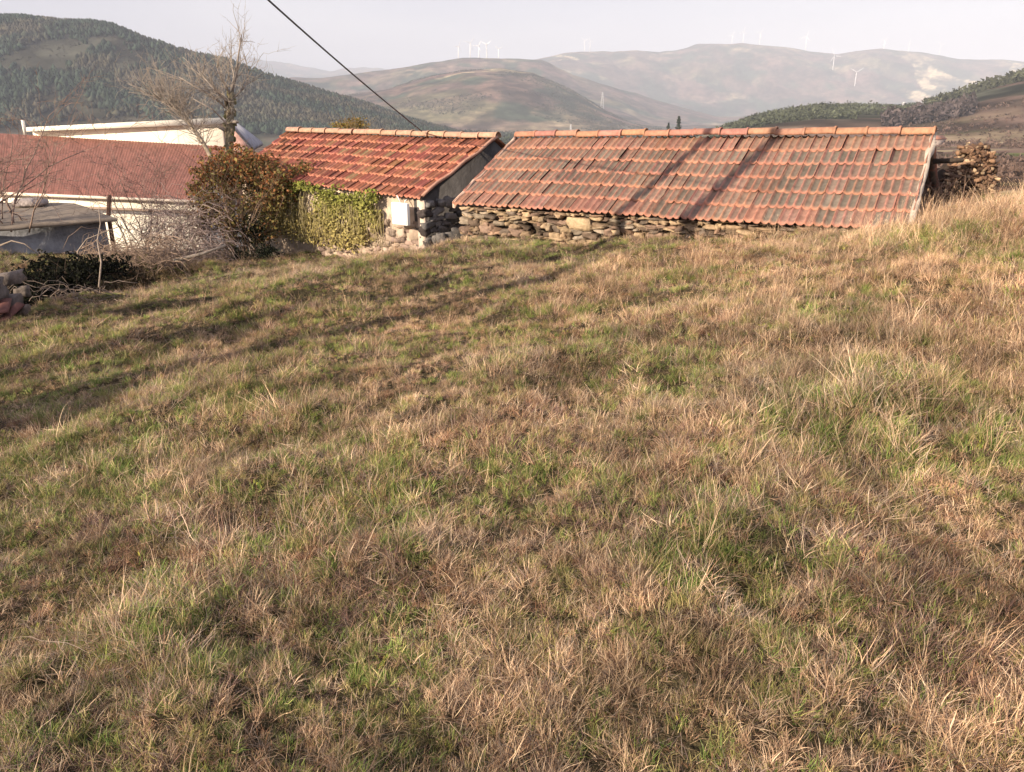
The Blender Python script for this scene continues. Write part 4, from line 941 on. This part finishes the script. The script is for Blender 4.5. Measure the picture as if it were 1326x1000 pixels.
# photograph position of each clump, only used to know which real patch it belongs to
dz_ = gyp*CP-gzp*SP; ix = CX+gxp/dz_*F; iy = CY-(gyp*SP+gzp*CP)/dz_*F
G = sst(.44, .58, fbm(gxp*1.2, gyp*1.2, 4, 201)+.17*sst(700, 150, ix)-.06*sst(500, 900, ix)+.03*sst(700, 950, iy))
for (x, y, d, r_, s_) in [(800,440,5.9,.33,1),(190,403,8.3,.35,1),(320,381,9.4,.35,.9),(110,455,6.6,.5,.9),(340,485,5.8,.7,.9),(480,830,2.6,.28,1),(700,650,3.4,.25,.3),(220,800,2.9,.5,.6),(380,570,4.5,.6,.6),(130,660,3.8,.5,.6),(880,960,2.1,.2,.4),(1110,310,8.3,.25,.9),(640,322,10.6,.5,.6),(220,485,5.8,.5,.8),(560,480,5.6,.3,.4),(950,360,7.2,.4,.5),(1100,880,2.5,.3,.5)]:
    p = px(x, y, d); G = np.maximum(G, s_*np.exp(-((gxp-p[0])**2+(gyp-p[1])**2)/r_**2))
Rr = sst(.48, .58, fbm(gxp*1.4+40, gyp*1.4, 4, 207)); 
for (x, y, d, r_, s_) in [(640,590,4.2,.55,1),(720,690,3.3,.45,.9),(230,360,9.6,.9,.9),(560,430,6.8,.9,.7),(470,790,2.8,.2,.9),(1180,880,2.5,.3,.8),(780,700,3.3,.25,.8),(900,600,4.0,.4,.5)]:
    p = px(x, y, d); Rr = np.maximum(Rr, s_*np.exp(-((gxp-p[0])**2+(gyp-p[1])**2)/r_**2))
Tall = sst(700, 1150, ix)*sst(700, 420, iy)*.45+sst(950, 1200, ix)*sst(340, 290, iy)*.4+.12
u1 = rng.random(n); kind = np.zeros(n, int); r3 = rng.integers(0, 3, n); r2 = rng.integers(0, 2, n)
pg = .10+.63*G; pr = (.06+.45*Rr)*(1-G*.75); po = .27
rest = 1-pg-pr-po
kind = np.where(u1 < pg, r3, np.where(u1 < pg+pr, 6+r3, np.where(u1 < pg+pr+po, 9+r3, 3+r3)))
u2 = rng.random(n)
kind = np.where(u2 < .24, 12+r2, kind); kind = np.where((u2 > .24) & (u2 < .24+.10*Tall+.012), 14+r2, kind)
kind = np.where((u2 > .38) & (u2 < .40), 16+r2, kind); kind = np.where((u2 > .42) & (u2 < .45), 18, kind)
dk = np.zeros(n)
for (x, y, d, r_) in [(465,785,2.85,.16),(790,695,3.25,.2),(300,680,3.5,.2),(90,960,2.1,.2),(1190,905,2.4,.2),(130,690,3.5,.15)]:
    p = px(x, y, d); dk = np.maximum(dk, np.exp(-((gxp-p[0])**2+(gyp-p[1])**2)/r_**2))
kind = np.where((u2 > .47) & (u2 < .485+.05*Rr+.3*dk), 19, kind); kind = np.where(u2 > .80, 20, kind)
scl = rng.uniform(.6, 1.3, n)*(.37+.22*Tall)*(1+.05*np.clip(dep-3, 0, 8)/3)
scl *= .45+1.1*fbm(gxp*1.6, gyp*1.6, 3, 211)
dark = .35+1.3*fbm(gxp*3.2, gyp*3.2, 3, 215); warm = fbm(gxp*.6, gyp*.6, 3, 219)
tint = np.ones((n, 4), np.float32); tint[:, :3] = .92*(dark*rng.uniform(.7, 1.3, n))[:, None]*np.stack([1+.14*(warm-.5), np.ones(n), 1-.1*(warm-.5)], 1)
me = bpy.data.meshes.new('grass'); me.vertices.add(n); me.vertices.foreach_set('co', np.stack([gxp, gyp, gzp], 1).astype(np.float32).ravel())
at = me.attributes.new('rot', 'FLOAT_VECTOR', 'POINT'); at.data.foreach_set('vector', np.stack([rng.normal(0, .3, n), rng.normal(0, .3, n), rng.uniform(0, 6.28, n)], 1).astype(np.float32).ravel())
at = me.attributes.new('scl', 'FLOAT', 'POINT'); at.data.foreach_set('value', scl.astype(np.float32))
at = me.attributes.new('kind_index', 'INT', 'POINT'); at.data.foreach_set('value', kind.astype(np.int32))
at = me.attributes.new('tint', 'FLOAT_COLOR', 'POINT'); at.data.foreach_set('color', tint.ravel())
go = bpy.data.objects.new('grass', me); COL.objects.link(go); me.materials.append(M['grass'])
ng = bpy.data.node_groups.new('grass_nodes', 'GeometryNodeTree')
ng.interface.new_socket('Geometry', in_out='INPUT', socket_type='NodeSocketGeometry'); ng.interface.new_socket('Geometry', in_out='OUTPUT', socket_type='NodeSocketGeometry')
gi = ng.nodes.new('NodeGroupInput'); gout = ng.nodes.new('NodeGroupOutput'); iop = ng.nodes.new('GeometryNodeInstanceOnPoints'); ci = ng.nodes.new('GeometryNodeCollectionInfo')
ci.inputs['Collection'].default_value = protos; ci.inputs['Separate Children'].default_value = True; ci.inputs['Reset Children'].default_value = True
def named(nm, tp):
    a_ = ng.nodes.new('GeometryNodeInputNamedAttribute'); a_.data_type = tp; a_.inputs['Name'].default_value = nm; return a_.outputs['Attribute']
iop.inputs['Pick Instance'].default_value = True
l = ng.links.new; l(gi.outputs[0], iop.inputs['Points']); l(ci.outputs[0], iop.inputs['Instance']); l(named('kind_index', 'INT'), iop.inputs['Instance Index'])
l(named('rot', 'FLOAT_VECTOR'), iop.inputs['Rotation']); l(named('scl', 'FLOAT'), iop.inputs['Scale']); l(iop.outputs[0], gout.inputs[0])
md = go.modifiers.new('grass', 'NODES'); md.node_group = ng
tag(go, 'matted dry straw, russet and green grass covering the sloping field', 'grass', kind='stuff')
print('grass clumps', n)

# ------------------------------------------------------------------ haze over the valley
hm = bpy.data.materials.new('haze'); hm.use_nodes = True; t = hm.node_tree; t.nodes.clear()
o_ = t.nodes.new('ShaderNodeOutputMaterial'); pv = t.nodes.new('ShaderNodeVolumePrincipled'); t.links.new(pv.outputs[0], o_.inputs['Volume'])
pv.inputs['Color'].default_value = (.76, .835, 1, 1); pv.inputs['Density'].default_value = 1.4e-4; pv.inputs['Anisotropy'].default_value = -.15
zmin, zmax = float(ZZ.min())-50, max(float(ZZ.max())+30, 720)
mb = MB(); mb.add(*box_vf((0, 7150, (zmin+zmax)/2), (24000, 0, 0), (0, 7900, 0), (0, 0, (zmax-zmin)/2)))
tag(mb.build('haze', hm), 'thin pale blue haze filling the valley', 'haze', kind='stuff')
